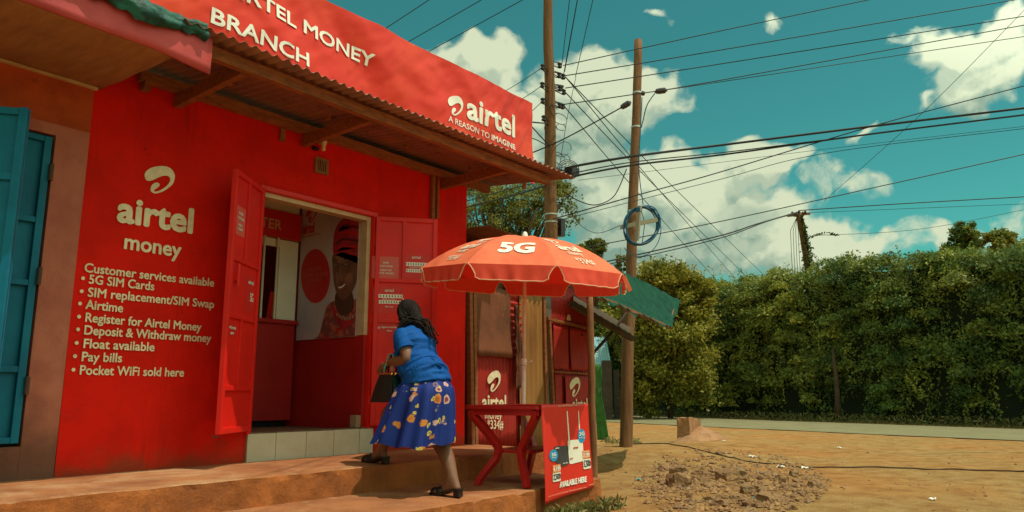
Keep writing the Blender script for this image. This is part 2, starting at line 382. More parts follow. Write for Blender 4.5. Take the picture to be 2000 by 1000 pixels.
class MB:
    def __init__(s): s.v = []; s.f = []; s.uv = None
    def add(s, vs, fs):
        k = len(s.v)
        s.v += [tuple(map(float, p)) for p in vs]
        s.f += [tuple(i + k for i in f) for f in fs]
        return s
    def box(s, lo, hi):
        (x0, y0, z0), (x1, y1, z1) = lo, hi
        return s.add([(x0,y0,z0),(x1,y0,z0),(x1,y1,z0),(x0,y1,z0),(x0,y0,z1),(x1,y0,z1),(x1,y1,z1),(x0,y1,z1)],
                     [(0,3,2,1),(4,5,6,7),(0,1,5,4),(1,2,6,5),(2,3,7,6),(3,0,4,7)])
    def frame(s, o, ax, ay, az, lo, hi):
        """box in a local frame: origin o, unit axes"""
        o, ax, ay, az = map(lambda q: np.array(q, float), (o, ax, ay, az))
        b = MB().box(lo, hi)
        return s.add([o + ax * p[0] + ay * p[1] + az * p[2] for p in b.v], b.f)
    def bar(s, p, q, w_, h_, up=(0, 0, 1)):
        p, q = np.array(p, float), np.array(q, float)
        d = q - p; L = np.linalg.norm(d); d /= L
        sd = np.cross(d, np.array(up, float)); sd /= np.linalg.norm(sd); u = np.cross(sd, d)
        return s.frame(p, d, sd, u, (0, -w_ / 2, -h_ / 2), (L, w_ / 2, h_ / 2))
    def tube(s, pts, r, n=8, cap=True, sq=None):
        pts = [np.array(p, float) for p in pts]
        rs = r if hasattr(r, '__len__') else [r] * len(pts)
        vs = []; fs = []
        prev = None
        for i, p in enumerate(pts):
            d = pts[min(i + 1, len(pts) - 1)] - pts[max(i - 1, 0)]
            d = d / (np.linalg.norm(d) + 1e-9)
            a = prev if prev is not None else (np.array([0, 0, 1.0]) if abs(d[2]) < .9 else np.array([1.0, 0, 0]))
            a = a - d * (a @ d); a /= np.linalg.norm(a) + 1e-9; prev = a
            b = np.cross(d, a)
            ph = math.pi / 4 if n == 4 else 0
            for k in range(n):
                t = 2 * math.pi * k / n + ph
                vs.append(p + rs[i] * (a * math.cos(t) * (sq[0] if sq else 1) + b * math.sin(t) * (sq[1] if sq else 1)))
        for i in range(len(pts) - 1):
            for k in range(n):
                fs.append((i * n + k, i * n + (k + 1) % n, (i + 1) * n + (k + 1) % n, (i + 1) * n + k))
        if cap:
            fs.append(tuple(range(n - 1, -1, -1))); fs.append(tuple((len(pts) - 1) * n + k for k in range(n)))
        return s.add(vs, fs)
    def lathe(s, c, prof, n=24, axis=None):
        vs = []; fs = []
        for r, z in prof:
            for k in range(n):
                t = 2 * math.pi * k / n
                vs.append((c[0] + r * math.cos(t), c[1] + r * math.sin(t), c[2] + z))
        for i in range(len(prof) - 1):
            for k in range(n): fs.append((i * n + k, i * n + (k + 1) % n, (i + 1) * n + (k + 1) % n, (i + 1) * n + k))
        fs.append(tuple(range(n - 1, -1, -1))); fs.append(tuple((len(prof) - 1) * n + k for k in range(n)))
        return s.add(vs, fs)
    def prism(s, poly, fn, th):
        """closed 2-D outline -> fn(u, v, depth) solid of thickness th"""
        n = len(poly)
        vs = [fn(u, v, 0.0) for u, v in poly] + [fn(u, v, th) for u, v in poly]
        fs = [tuple(range(n)), tuple(range(2 * n - 1, n - 1, -1))]
        for k in range(n): fs.append((k, k + n, (k + 1) % n + n, (k + 1) % n))
        return s.add(vs, fs)
    def grid(s, nu, nv, fn, closed=False):
        vs = [fn(i / nu, j / nv) for j in range(nv + 1) for i in range(nu + (0 if closed else 1))]
        W_ = nu if closed else nu + 1
        fs = []
        for j in range(nv):
            for i in range(nu):
                a = j * W_ + i; b = j * W_ + (i + 1) % W_
                fs.append((a, b, b + W_, a + W_))
        return s.add(vs, fs)
    def build(s, name, m, parent=None, smooth=False, bevel=0.0, solid=0.0, loc=None, recalc=True, jitter=0.0):
        o0 = ORG[parent.name] if parent is not None else (np.array(loc, float) if loc is not None else np.zeros(3))
        me = bpy.data.meshes.new(name)
        me.from_pydata([(p[0] - o0[0], p[1] - o0[1], p[2] - o0[2]) for p in s.v], [], s.f)
        bm = bmesh.new(); bm.from_mesh(me)
        if recalc: bmesh.ops.recalc_face_normals(bm, faces=bm.faces)
        if solid: bmesh.ops.solidify(bm, geom=bm.faces[:], thickness=solid)
        if bevel:
            es = [e for e in bm.edges if len(e.link_faces) == 2 and e.calc_face_angle(0) > .5]
            bmesh.ops.bevel(bm, geom=es, offset=bevel, segments=2, affect='EDGES', clamp_overlap=True, profile=.6)
        if jitter:
            for v in bm.verts: v.co += mnoise.noise_vector(v.co * 6.0) * jitter
        bm.to_mesh(me); bm.free()
        if smooth: me.polygons.foreach_set('use_smooth', [True] * len(me.polygons))
        me.materials.append(M[m])
        me.update()
        return link(name, me, parent, tuple(o0) if parent is None else (0, 0, 0))

def leaf_mesh(name, pts, size, m, parent=None, tint=None, seed=0, nrm=None, aspect=.55, droop=.3, loc=None, spread=1.0):
    """many leaf-sized rhombus faces; pts Nx3"""
    o0 = ORG[parent.name] if parent is not None else (np.array(loc, float) if loc is not None else np.zeros(3))
    g = np.random.default_rng(seed)
    P = np.asarray(pts) - o0
    n = len(P)
    a = g.normal(size=(n, 3)); a[:, 2] = a[:, 2] * .7 - droop
    a /= np.linalg.norm(a, axis=1)[:, None]
    if nrm is not None:
        c = np.asarray(nrm) + g.normal(size=(n, 3)) * spread; c /= np.linalg.norm(c, axis=1)[:, None]
        a = a - c * np.sum(a * c, axis=1)[:, None]; a /= np.linalg.norm(a, axis=1)[:, None] + 1e-9
        b = np.cross(c, a)
    else:
        b = np.cross(a, g.normal(size=(n, 3)))
    b /= np.linalg.norm(b, axis=1)[:, None] + 1e-9
    c = np.cross(a, b)
    sz = (size if np.ndim(size) else np.full(n, size)) * g.uniform(.6, 1.35, n)
    sz = sz[:, None]
    V = np.empty((n, 4, 3))
    V[:, 0] = P - a * sz * .5
    V[:, 1] = P + b * sz * aspect * .5 + c * sz * .08
    V[:, 2] = P + a * sz * .5
    V[:, 3] = P - b * sz * aspect * .5 + c * sz * .08
    me = bpy.data.meshes.new(name)
    me.vertices.add(n * 4); me.vertices.foreach_set('co', V.reshape(-1))
    me.loops.add(n * 4); me.loops.foreach_set('vertex_index', np.arange(n * 4, dtype=np.int32))
    me.polygons.add(n); me.polygons.foreach_set('loop_start', np.arange(0, n * 4, 4, dtype=np.int32))
    me.polygons.foreach_set('loop_total', np.full(n, 4, dtype=np.int32))
    at = me.attributes.new('tint', 'FLOAT', 'FACE')
    tv = tint if tint is not None else np.clip(g.normal(.25, .28, n), 0, 1)
    at.data.foreach_set('value', np.asarray(tv, dtype=np.float32))
    me.update(calc_edges=True); me.validate()
    me.materials.append(M[m])
    return link(name, me, parent, tuple(o0) if parent is None else (0, 0, 0))

# ---- lettering from the built-in font
_gl = {}
def glyphs(body, bold=0.0, res=3):
    key = (body, bold)
    if key in _gl: return _gl[key]
    cu = bpy.data.curves.new('lettering_curve', 'FONT')
    cu.body = body; cu.size = 1; cu.resolution_u = res; cu.offset = bold; cu.fill_mode = 'FRONT'
    ob = bpy.data.objects.new('lettering_curve', cu)
    COL.objects.link(ob)
    dg = bpy.context.evaluated_depsgraph_get()
    me = bpy.data.meshes.new_from_object(ob.evaluated_get(dg))
    V = np.array([v.co[:2] for v in me.vertices]) if len(me.vertices) else np.zeros((1, 2))
    Fs = [tuple(p.vertices) for p in me.polygons]
    bpy.data.objects.remove(ob); bpy.data.meshes.remove(me); bpy.data.curves.remove(cu)
    _gl[key] = (V, Fs)
    return _gl[key]
CAPH = None
def lettering(mb, body, fn, w_=None, cap=.1, bold=0.0, align='L', sub=0):
    """letters of width w_ (None: natural) and capital height cap, placed by fn(u, v)"""
    global CAPH
    if CAPH is None: CAPH = glyphs('H')[0][:, 1].max()
    V, Fs = glyphs(body)
    x0, x1 = V[:, 0].min(), V[:, 0].max()
    sy = cap / CAPH
    sx = (w_ / (x1 - x0)) if w_ else sy
    off = {'L': 0, 'C': -.5, 'R': -1}[align] * (x1 - x0) * sx
    def put(dx, dy, lay):
        pts = []
        o_ = np.array(fn(off, 0.0), float); nn_ = np.cross(np.array(fn(off + .01, 0.0), float) - o_, np.array(fn(off, .01), float) - o_)
        nn_ = nn_ / (np.linalg.norm(nn_) + 1e-12) * lay
        mb.add([np.array(fn((p[0] - x0) * sx + off + dx, p[1] * sy + dy), float) + nn_ for p in V], Fs)
    put(0, 0, 0)
    if bold >= .009:            # heavier weight: the stroke laid again beside itself, hair-thin layers apart
        q_ = bold * sy * .9
        for i, (a, b) in enumerate(((1, 0), (-1, 0), (0, 1), (0, -1), (.7, .7), (-.7, .7), (.7, -.7), (-.7, -.7))): put(a * q_, b * q_, .00025 * (i + 1))
    return (x1 - x0) * sx

_lg = [(315,160),(325,125),(360,95),(410,77),(470,70),(520,75),(560,95),(585,125),(597,165),(590,205),(575,240),(545,268),(500,298),(455,318),(415,325),(385,315),(370,295),(375,265),(390,240),(415,225),(440,225),(455,240),(448,262),(425,278),(405,295),(408,308),(440,303),(480,285),(520,255),(545,225),(553,195),(545,172),(520,160),(480,163),(440,178),(400,198),(360,208),(330,200)]
_lw = np.array([atY(215 + x / 4.765, 310 + y / 4.765, 0)[[0, 2]] for x, y in _lg])
LX0, LX1 = _lw[:, 0].min(), _lw[:, 0].max(); LZ0, LZ1 = _lw[:, 1].min(), _lw[:, 1].max()
def _catmull(P, k=3):
    out = []; n = len(P)
    for i in range(n):
        a, b, c, d = P[i - 1], P[i], P[(i + 1) % n], P[(i + 2) % n]
        for j in range(k):
            t = j / k
            out.append(.5 * ((2 * b) + (-a + c) * t + (2 * a - 5 * b + 4 * c - d) * t * t + (-a + 3 * b - 3 * c + d) * t ** 3))
    return np.array(out)
LOGO = _catmull((_lw - [LX0, LZ0]) / (LZ1 - LZ0))      # height 1
def emblem(mb, fn, h):
    """the looped swoosh emblem, triangulated"""
    bm = bmesh.new()
    vs = [bm.verts.new((p[0], p[1], 0)) for p in LOGO]
    fc = bm.faces.new(vs)
    bmesh.ops.triangulate(bm, faces=[fc])
    bm.verts.index_update()
    mb.add([fn(v.co.x * h, v.co.y * h) for v in bm.verts], [tuple(v.index for v in f.verts) for f in bm.faces])
    bm.free()
LOGOW = LOGO[:, 0].max()
def fbm(x, y=0.0, z=0.0, o=4): return mnoise.fractal(Vector((x, y, z)), 1.0, 2.0, o)
# ============================================================ SETTING
def atV(x, y, P0, d):
    """photo pixel onto the vertical plane through P0 along ground direction d"""
    r = ray(x, y); n = (-d[1], d[0])
    t = ((P0[0] - CAM[0]) * n[0] + (P0[1] - CAM[1]) * n[1]) / (r[0] * n[0] + r[1] * n[1])
    return CAM + r * t
ROADDIR = np.array([.325, .9457]); ROADN = np.array([.9457, -.325])
RN0 = np.array([20.95, -1.0])                                # a point on the near road edge
def road_side(x, y): return (x - RN0[0]) * ROADN[0] + (y - RN0[1]) * ROADN[1]
def ground_z(x, y):
    dr = road_side(x, y)
    k = min(1.0, max(0.0, (-dr) / 3.0))
    z = .045 * fbm(x * .35, y * .35, 1.3) * k + .026 * fbm(x * 1.3, y * 1.7, 4.0) * k
    z += .13 * math.exp(-((x - 11.2) ** 2 / 3.0 + (y - .6) ** 2 / 1.6)) + .10 * math.exp(-((x - 14.2) ** 2 / 4.0 + (y - .2) ** 2 / .8))
    z += .02 * math.exp(-((x - 8.4) ** 2 / 3.0 + (y + 2.0) ** 2 / 2.0)) * (1 + .5 * fbm(x * 3, y * 3, 2.2))
    if dr > 0: z -= .012
    return z
def sp(t): return 520 * t ** 5 + 26 * t
g = MB()
g.grid(240, 240, lambda u, v: (lambda x, y: (x, y, ground_z(x, y)))(9 + sp(2 * u - 1) * 1.0, -1 + sp(2 * v - 1) * .9))
tag(g.build('ground', 'dirt', smooth=True), kind='structure')
g = MB()
def roadpt(u, v):
    t = -60 + 160 * u
    wob = .22 * fbm(t * .35, 3.3) if v < .5 else .1 * fbm(t * .5, 9.3)
    p = RN0 + ROADDIR * t + ROADN * (wob + v * 6.1)
    return (p[0], p[1], .012 + .035 * math.sin(math.pi * v))
g.grid(320, 8, roadpt)
tag(g.build('road', 'asphalt', smooth=True), kind='structure')

def step_prof(mb, x0, x1, yb, yf, zt, zb, n, seed):
    """poured step: profile swept along the facade with a worn, wavering nose"""
    prof = [(yb, zt), (yb + (yf - yb) * .35, zt), (yb + (yf - yb) * .7, zt), (yf + .04, zt), (yf + .010, zt - .001), (yf + .002, zt - .008), (yf, zt - .04), (yf - .004, (zt + zb) / 2), (yf - .012, zb)]
    def fn(u, v):
        k = min(len(prof) - 1, int(round(v * (len(prof) - 1))))
        x = x0 + (x1 - x0) * u; y, z = prof[k]
        a = .012 * fbm(x * 2.2, seed) + .010 * fbm(x * 9, seed + 4)
        chip = max(0, fbm(x * 3.1, seed + 9) - .30) * .07 + max(0, fbm(x * 11, seed + 3) - .3) * .03
        if k >= 3: y += a + (chip if 3 <= k <= 6 else 0)
        if 0 < k: z += .004 * fbm(x * 4, k, seed) - (chip * .7 if k in (3, 4, 5) else 0)
        if k >= 6: y += .012 * fbm(x * 6, k * 1.7, seed)
        return (x, y, z)
    mb.grid(n, len(prof) - 1, fn)
    for x in (x0, x1):
        k = len(mb.v)
        mb.add([(x, y, z) for y, z in prof] + [(x, yb, zb)], [tuple(range(len(prof) + 1))])
def two_tone(o, top, side):
    me = o.data; me.materials.clear(); me.materials.append(M[top]); me.materials.append(M[side])
    for p in me.polygons: p.material_index = 0 if abs(p.normal.z) > .55 else 1
    return o
g = MB(); step_prof(g, -4.0, 6.72, .10, -1.10, .44, -.15, 260, 2.0)
o = two_tone(g.build('pavement', 'step_top', smooth=False), 'step_top', 'step_riser'); tag(o, kind='structure')
g = MB(); step_prof(g, -4.0, 5.2, -1.06, -2.04, .24, -.15, 220, 7.0); step_prof(g, 5.203, 6.25, -1.06, -1.97, .236, -.15, 30, 8.0)
o = two_tone(g.build('pavement', 'step_top', smooth=False), 'step_top', 'step_riser'); tag(o, kind='structure')

# ============================================================ SHOP
shop = thing('shop_building', 'low red painted shop with an open double door and tin canopy', 'shop', (4.4, .1, .44))
DX0, DX1, DZ0, DZ1 = 3.82, 5.11, .67, 2.80
g = MB()
xs = [2.32, 3.82, 5.11, 6.58]; zs = [.30, .67, 2.80, 3.52]
nx = []; 
for i in range(3):
    for j in range(3):
        if i == 1 and j == 1: continue
        if i == 1 and j == 0: continue
        a = len(g.v)
        NX, NZ = 10, 8
        for q in range(NZ + 1):
            for p in range(NX + 1):
                x = xs[i] + (xs[i + 1] - xs[i]) * p / NX; z = zs[j] + (zs[j + 1] - zs[j]) * q / NZ
                g.v.append((x, 0.0, z))
        for q in range(NZ):
            for p in range(NX):
                k = a + q * (NX + 1) + p
                g.f.append((k, k + 1, k + NX + 2, k + NX + 1))
me_tmp = g
bm = bmesh.new()
vv = [bm.verts.new(p) for p in g.v]
for f in g.f: bm.faces.new([vv[i] for i in f])
bmesh.ops.remove_doubles(bm, verts=bm.verts, dist=1e-4)
for v in bm.verts: v.co.y += .006 * fbm(v.co.x * 1.5, v.co.z * 1.5, 3.1)
bmesh.ops.recalc_face_normals(bm, faces=bm.faces)
if sum(f.normal.y for f in bm.faces) > 0: bmesh.ops.reverse_faces(bm, faces=bm.faces)
bmesh.ops.solidify(bm, geom=bm.faces[:], thickness=.13)
g = MB(); bm.verts.index_update()
g.v = [tuple(v.co) for v in bm.verts]; g.f = [tuple(v.index for v in f.verts) for f in bm.faces]; bm.free()
wall = g.build('wall', 'red_plaster', shop)
g = MB().box((6.45, .135, .3), (6.58, 4.2, 3.5)).box((2.32, 4.2, .3), (6.58, 4.33, 3.5))
g.build('side_wall', 'red_plaster', shop)
# painted signs on the wall
F0 = lambda X, Z: (lambda u, v: (X + u, -.0105, Z + v))
g = MB(); emblem(g, F0(LX0, LZ0), LZ1 - LZ0); g.build('painted_emblem', 'paint_cream', shop, recalc=False)
def wall_text(name, body, pl, prr, cap, bold=.0, base_tilt=0):
    a = atY(*pl, 0); b = atY(*prr, 0)
    mb = MB(); W_ = b[0] - a[0]
    sl_ = (b[2] - a[2]) / W_
    lettering(mb, body, lambda u, v: (a[0] + u, -.0105, a[2] + v + sl_ * u), W_, cap, bold)
    return mb.build(name, 'paint_cream', shop, recalc=False)
def zspan(x, y0, y1): return atY(x, y0, 0)[2] - atY(x, y1, 0)[2]
wall_text('painted_lettering', 'airtel', (228.6, 431.5), (372.5, 455), zspan(371, 407, 455) * .955, .042)
wall_text('painted_lettering', 'money', (241.5, 485.5), (351, 502.5), zspan(245, 464, 486) * 1.33, .03)
LINES = [('Customer services available', (163.5, 531), (416, 560)), ('• 5G SIM Cards', (157, 552), (299, 567.5)), ('• SIM replacement/SIM Swap', (154, 577.5), (416, 602)),
 ('• Airtime', (151, 601.5), (238, 610)), ('• Register for Airtel Money', (149, 627), (391, 646.5)), ('• Deposit & Withdraw money', (147, 652), (410, 668.5)),
 ('• Float available', (144, 678.5), (299.5, 686)), ('• Pay bills', (141, 704.5), (236, 707.5)), ('• Pocket WiFi sold here', (138, 731), (357, 735.5))]
for b, p, q in LINES: wall_text('painted_lettering', b, p, q, .064, .026)

# door opening trim, floor, inner walls
g = MB().box((DX0 + .002, .012, 2.752), (DX1 - .05, .125, 2.797)); g.build('lintel', 'cream_trim', shop, bevel=.004, jitter=.006)
g = MB().box((DX1 - .05, .012, 1.585), (DX1 - .002, .125, 2.797)); g.build('door_jamb', 'cream_trim', shop, bevel=.003)
g = MB().box((DX1 - .048, .010, .672), (DX1 - .002, .127, 1.583)); g.build('door_jamb', 'shop_red_inside', shop)
g = MB().box((DX0 - .045, -.035, .67), (DX0 + .0, .02, 2.845)).box((DX1, -.035, .67), (DX1 + .045, .02, 2.845)).box((DX0 + .001, -.034, 2.801), (DX1 - .001, .011, 2.844))
g.build('door_frame', 'red_metal', shop, bevel=.004)
g = MB().box((3.2, .002, .5), (6.44, 4.19, .668)); g.build('floor', 'dark_tile', shop)
g = MB().box((3.2, .134, 3.06), (6.44, 4.19, 3.10)); g.build('ceiling', 'white_wall', shop)
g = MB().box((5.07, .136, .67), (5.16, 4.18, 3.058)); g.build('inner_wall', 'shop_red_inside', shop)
g = MB().box((3.1, .136, .67), (3.2, 4.18, 3.058)).box((3.201, 3.4, .67), (5.068, 3.5, 3.057)); g.build('inner_wall', 'white_wall', shop)
# tiled step below the door
g = MB().box((3.795, -.022, .30), (5.185, .0, .664)); g.build('step_bed', 'grout', shop)
tb = [3.79] + [atY(x, 872, -.03)[0] for x in (538, 597.5, 651, 701)] + [5.19]
g = MB()
for a, b in zip(tb[:-1], tb[1:]): g.box((a + .003, -.034, .425), (b - .003, -.0225, .672 - rnd.random() * .003))
g.build('tile_facing', 'tile', shop, bevel=.002)
g = MB()
for a, b in zip(tb[:-1], tb[1:]): g.box((a + .003, -.033, .673), (b - .003, .125, .681))
g.build('tile_tread', 'dark_tile', shop, bevel=.002)
g = MB().box((5.0, .01, .683), (5.06, .10, .80)); g.build('door_stop', 'grout', shop, bevel=.004)
# vent block
a = atY(615, 308, 0); b = atY(638, 341, 0); vc = ((a[0] + b[0]) / 2, (a[2] + b[2]) / 2)
g = MB()
hs = .078
g.box((vc[0] - hs, -.022, vc[1] - hs), (vc[0] + hs, -.004, vc[1] - hs + .022)).box((vc[0] - hs, -.022, vc[1] + hs - .022), (vc[0] + hs, -.004, vc[1] + hs))
g.box((vc[0] - hs, -.021, vc[1] - hs + .022), (vc[0] - hs + .03, -.004, vc[1] + hs - .022)).box((vc[0] + hs - .03, -.021, vc[1] - hs + .022), (vc[0] + hs, -.004, vc[1] + hs - .022))
for k in range(4): g.box((vc[0] - .037 + k * .022, -.018, vc[1] - hs + .02), (vc[0] - .027 + k * .022, -.005, vc[1] + hs - .02))
vb = g.build('vent_block', 'vent_clay', shop)
MB().box((vc[0] - .05, -.0085, vc[1] - .058), (vc[0] + .05, -.0075, vc[1] + .058)).build('vent_dark', 'black_plastic_gap', vb)  # black plate on the solid wall, painting the dark between the slats

# door leaves: steel frame, sheet, rails, stickers
def leaf(hinge, d, L, z0, z1, rails, mull, nside, label):
    d = np.array(d, float); d /= np.linalg.norm(d)
    ax = np.array([d[0], d[1], 0]); az = np.array([0, 0, 1.0]); ay = np.cross(az, ax) * nside   # ay points out of the seen face
    o = np.array([hinge[0], hinge[1], 0])
    P = lambda u, v, k=0.0: o + ax * u + ay * k + az * v
    g = MB(); g.frame(o, ax, ay, az, (.03, -.006, z0 + .03), (L - .03, .0, z1 - .03))
    root = g.build('door_leaf', 'red_metal', shop)
    if label: root['label'] = label
    f = MB()
    f.frame(o, ax, ay, az, (0, -.02, z0), (.045, .022, z1)); f.frame(o, ax, ay, az, (L - .045, -.02, z0), (L, .022, z1))
    f.frame(o, ax, ay, az, (.0455, -.019, z1 - .045), (L - .0455, .021, z1)); f.frame(o, ax, ay, az, (.0455, -.019, z0), (L - .0455, .021, z0 + .045))
    for z in rails: f.frame(o, ax, ay, az, (.0455, -.018, z - .02), (L - .0455, .02, z + .02))
    for (u, za, zb) in mull: f.frame(o, ax, ay, az, (u - .018, -.017, za), (u + .018, .019, zb))
    f.build('leaf_frame', 'red_metal', root, bevel=.004)
    hg = MB()
    for z in (z0 + .25, (z0 + z1) / 2, z1 - .25): hg.tube([P(-.012, z - .05, -.01), P(-.012, z + .05, -.01)], .014, 8)
    hg.build('hinge', 'red_metal', root)
    return root, P, ax
HR = (5.13, -.045); dr_ = np.array([.777, -.629])
zr = [atV(760, 548, HR, dr_)[2], atV(760, 627, HR, dr_)[2], 1.25]
root, P, _ = leaf(HR, dr_, .63, .70, 2.80, zr, [(.29, zr[0], 2.76)], -1, None)
def uv_r(x, y):
    p = atV(x, y, HR, dr_); return ((p[0] - HR[0]) * .777 + (p[1] - HR[1]) * -.629, p[2])
def sticker(root, P, uvf, px0, px1, m, name='sticker', k=.0015):
    (u0, v1), (u1, v0) = uvf(*px0), uvf(*px1)
    return MB().add([P(u0, v0, k), P(u1, v0, k), P(u1, v1, k), P(u0, v1, k)], [(0, 1, 2, 3)]).build(name, m, root, recalc=False), u0, u1, v0, v1
def rows(par, P, u0, u1, v0, v1, items, k=.003):
    """short lines of print: (text or None for a white bar, height fraction, left, right, size fraction)"""
    H_ = v1 - v0; W_ = u1 - u0
    gw = MB(); gi = MB()
    for body, fv, fl, fr, sz in items:
        if body is None:
            gw.add([P(u0 + fl * W_, v0 + fv * H_, k), P(u0 + fr * W_, v0 + fv * H_, k), P(u0 + fr * W_, v0 + (fv + sz) * H_, k), P(u0 + fl * W_, v0 + (fv + sz) * H_, k)], [(0, 1, 2, 3)])
            n = 9
            for q in range(n):
                c = u0 + W_ * (fl + (fr - fl) * (q + .5) / n)
                gi.add([P(c - W_ * .016, v0 + (fv + sz * .2) * H_, k + .001), P(c + W_ * .016, v0 + (fv + sz * .2) * H_, k + .001), P(c + W_ * .016, v0 + (fv + sz * .8) * H_, k + .001), P(c - W_ * .016, v0 + (fv + sz * .8) * H_, k + .001)], [(0, 1, 2, 3)])
        else:
            lettering(gw, body, lambda u, v: P(u0 + fl * W_ + u, v0 + fv * H_ + v, k), (fr - fl) * W_, sz * H_, .01)
    if gw.v: gw.build('lettering', 'print_white', par, recalc=False)
    if gi.v: gi.build('ink_marks', 'ink', par, recalc=False)
s_, u0, u1, v0, v1 = sticker(root, P, uv_r, (727, 500), (778, 545), 'sticker'); s_['label'] = 'pale red notice sticker with rounded border'
rows(s_, P, u0, u1, v0, v1, [('M-PIN', .66, .42, .62, .10), ('CUSTOMER', .52, .25, .78, .08), ('AGENT NO', .34, .30, .74, .08), ('AIRTEL MONEY', .20, .18, .84, .08)])
s_, u0, u1, v0, v1 = sticker(root, P, uv_r, (788, 497), (836, 545), 'sticker_red')
rows(s_, P, u0, u1, v0, v1, [('airtel', .84, .34, .68, .12), (None, .52, .06, .96, .16), (None, .26, .12, .90, .14), ('Nominated number', .44, .25, .8, .05)])
s_, u0, u1, v0, v1 = sticker(root, P, uv_r, (729, 560), (788, 612), 'sticker_red')
rows(s_, P, u0, u1, v0, v1, [('airtel', .82, .38, .66, .11), (None, .58, .10, .96, .14), (None, .36, .14, .90, .13), ('agent number', .52, .3, .72, .05), ('Step to pay', .22, .4, .66, .06)])
s_, u0, u1, v0, v1 = sticker(root, P, uv_r, (728, 630), (778, 652), 'sticker_red')
rows(s_, P, u0, u1, v0, v1, [('airtel', .45, .05, .28, .24), ('Register for Airtel Money', .52, .34, .98, .16), ('with us', .2, .55, .75, .16)])

HL = (3.79, -.045)
best = None
for D_ in np.arange(3.0, 7.5, .002):
    q = CAM + ray(441, 600) * D_
    e = abs(math.hypot(q[0] - HL[0], q[1] - HL[1]) - .63)
    if q[1] < HL[1] and (best is None or e < best[0]): best = (e, q)
dl_ = np.array([best[1][0] - HL[0], best[1][1] - HL[1]]); dl_ /= np.linalg.norm(dl_)
def uv_l(x, y):
    p = atV(x, y, HL, dl_); return ((p[0] - HL[0]) * dl_[0] + (p[1] - HL[1]) * dl_[1], p[2])
root, P, axl = leaf(HL, dl_, .63, .70, 2.80, [2.08, 1.62, 1.05], [(.33, 2.10, 2.76), (.33, 1.07, 1.60)], 1, None)
for (ua, ub, va, vb_, m_, items) in ((.36, .56, 2.28, 2.52, 'sticker', [('M-PIN', .72, .3, .7, .09), ('CUSTOMER', .55, .2, .85, .09), ('AGENT', .32, .3, .7, .08), ('MONEY', .18, .25, .8, .08)]), (.06, .28, 1.68, 2.0, 'sticker_red', [('airtel', .75, .3, .8, .10), ('5G', .30, .55, .85, .22)]), (.40, .57, 1.46, 1.56, 'sticker_red', [('airtel money', .55, .1, .9, .25), ('agent', .15, .3, .7, .2)])):
    o_ = MB().add([P(ub, va, .0015), P(ua, va, .0015), P(ua, vb_, .0015), P(ub, vb_, .0015)], [(0, 1, 2, 3)]).build('sticker', m_, root, recalc=False)
    rows(o_, lambda u, v, k=0: P(ub - (u - ua), v, k), ua, ub, va, vb_, items)
bl = MB(); bl.tube([P(.50, 1.86, .03), P(.50, 2.04, .03)], .012, 8); bl.frame(P(.49, 1.90, .0), axl, np.cross((0, 0, 1), axl), (0, 0, 1), (-.02, -.0, 0), (.03, .035, .06)); bl.build('door_bolt', 'red_metal', root)

# canopy: battens, brackets, corrugated sheet
def corr(x, pitch=.09, amp=.013): return amp * math.sin(2 * math.pi * x / pitch)
YE, ZE = -1.2, 3.462
def can_z(y): return ZE + (3.60 - ZE) * (y - YE) / (.15 - YE)
g = MB()
x0, x1 = 2.36, 7.10
def cv(u, v):
    x = x0 + (x1 - x0) * u; e = (.012 * fbm(x * 14, 2.2) if v == 0 else 0)
    y = YE + e + (.15 - YE) * v
    return (x, y, can_z(y) + corr(x) + .012 * fbm(x * .8, y * 1.2, 5))
g.grid(int((x1 - x0) / .09 * 8), 4, cv)
g.build('canopy_sheet', 'iron_sheet', shop, smooth=True, solid=.002, recalc=False)
g = MB()
g.grid(420, 2, lambda u, v: (2.3 + 4.6 * u, .17 + 4.3 * v, 3.62 + .3 * v + corr(2.3 + 4.6 * u)))
g.build('roof_sheet', 'iron_sheet', shop, smooth=True, solid=.002, recalc=False)
def wavy_beam(mb, p, q, w_, h_, seed, n=10):
    p, q = np.array(p, float), np.array(q, float)
    pts = [p + (q - p) * i / n + np.array([0, .006 * fbm(i * .7, seed), .008 * fbm(i * .6, seed + 3)]) for i in range(n + 1)]
    s_ = math.sqrt(.5)
    mb.tube(pts, 1.0, 4, sq=(h_ * s_, w_ * s_))
g = MB(); wavy_beam(g, (2.62, -.045, 3.475), (6.93, -.045, 3.475), .07, .085, 1.1, 24); g.build('wall_batten', 'old_wood', shop)
g = MB(); wavy_beam(g, (2.45, -1.0, 3.395), (6.85, -1.0, 3.395), .06, .09, 4.2, 24); g.build('eave_batten', 'beam_wood', shop)
for X, tail in ((2.96, 0), (4.22, 0), (6.14, 0)):
    g = MB(); wavy_beam(g, (X, -.012, 3.365), (X, -.965, 3.395), .055, .105, X, 5); g.build('canopy_bracket', 'beam_wood', shop)
g = MB().box((5.945, -.05, 2.93), (5.99, -.011, 3.43)).box((6.03, -.045, 2.95), (6.06, -.011, 3.43)); g.build('bracket_post', 'old_wood', shop, bevel=.004)
MB().box((2.65, -.012, 3.36), (2.70, -.09, 3.43)).box((3.95, -.03, 3.30), (4.0, -.011, 3.43)).build('timber_offcut', 'old_wood', shop)

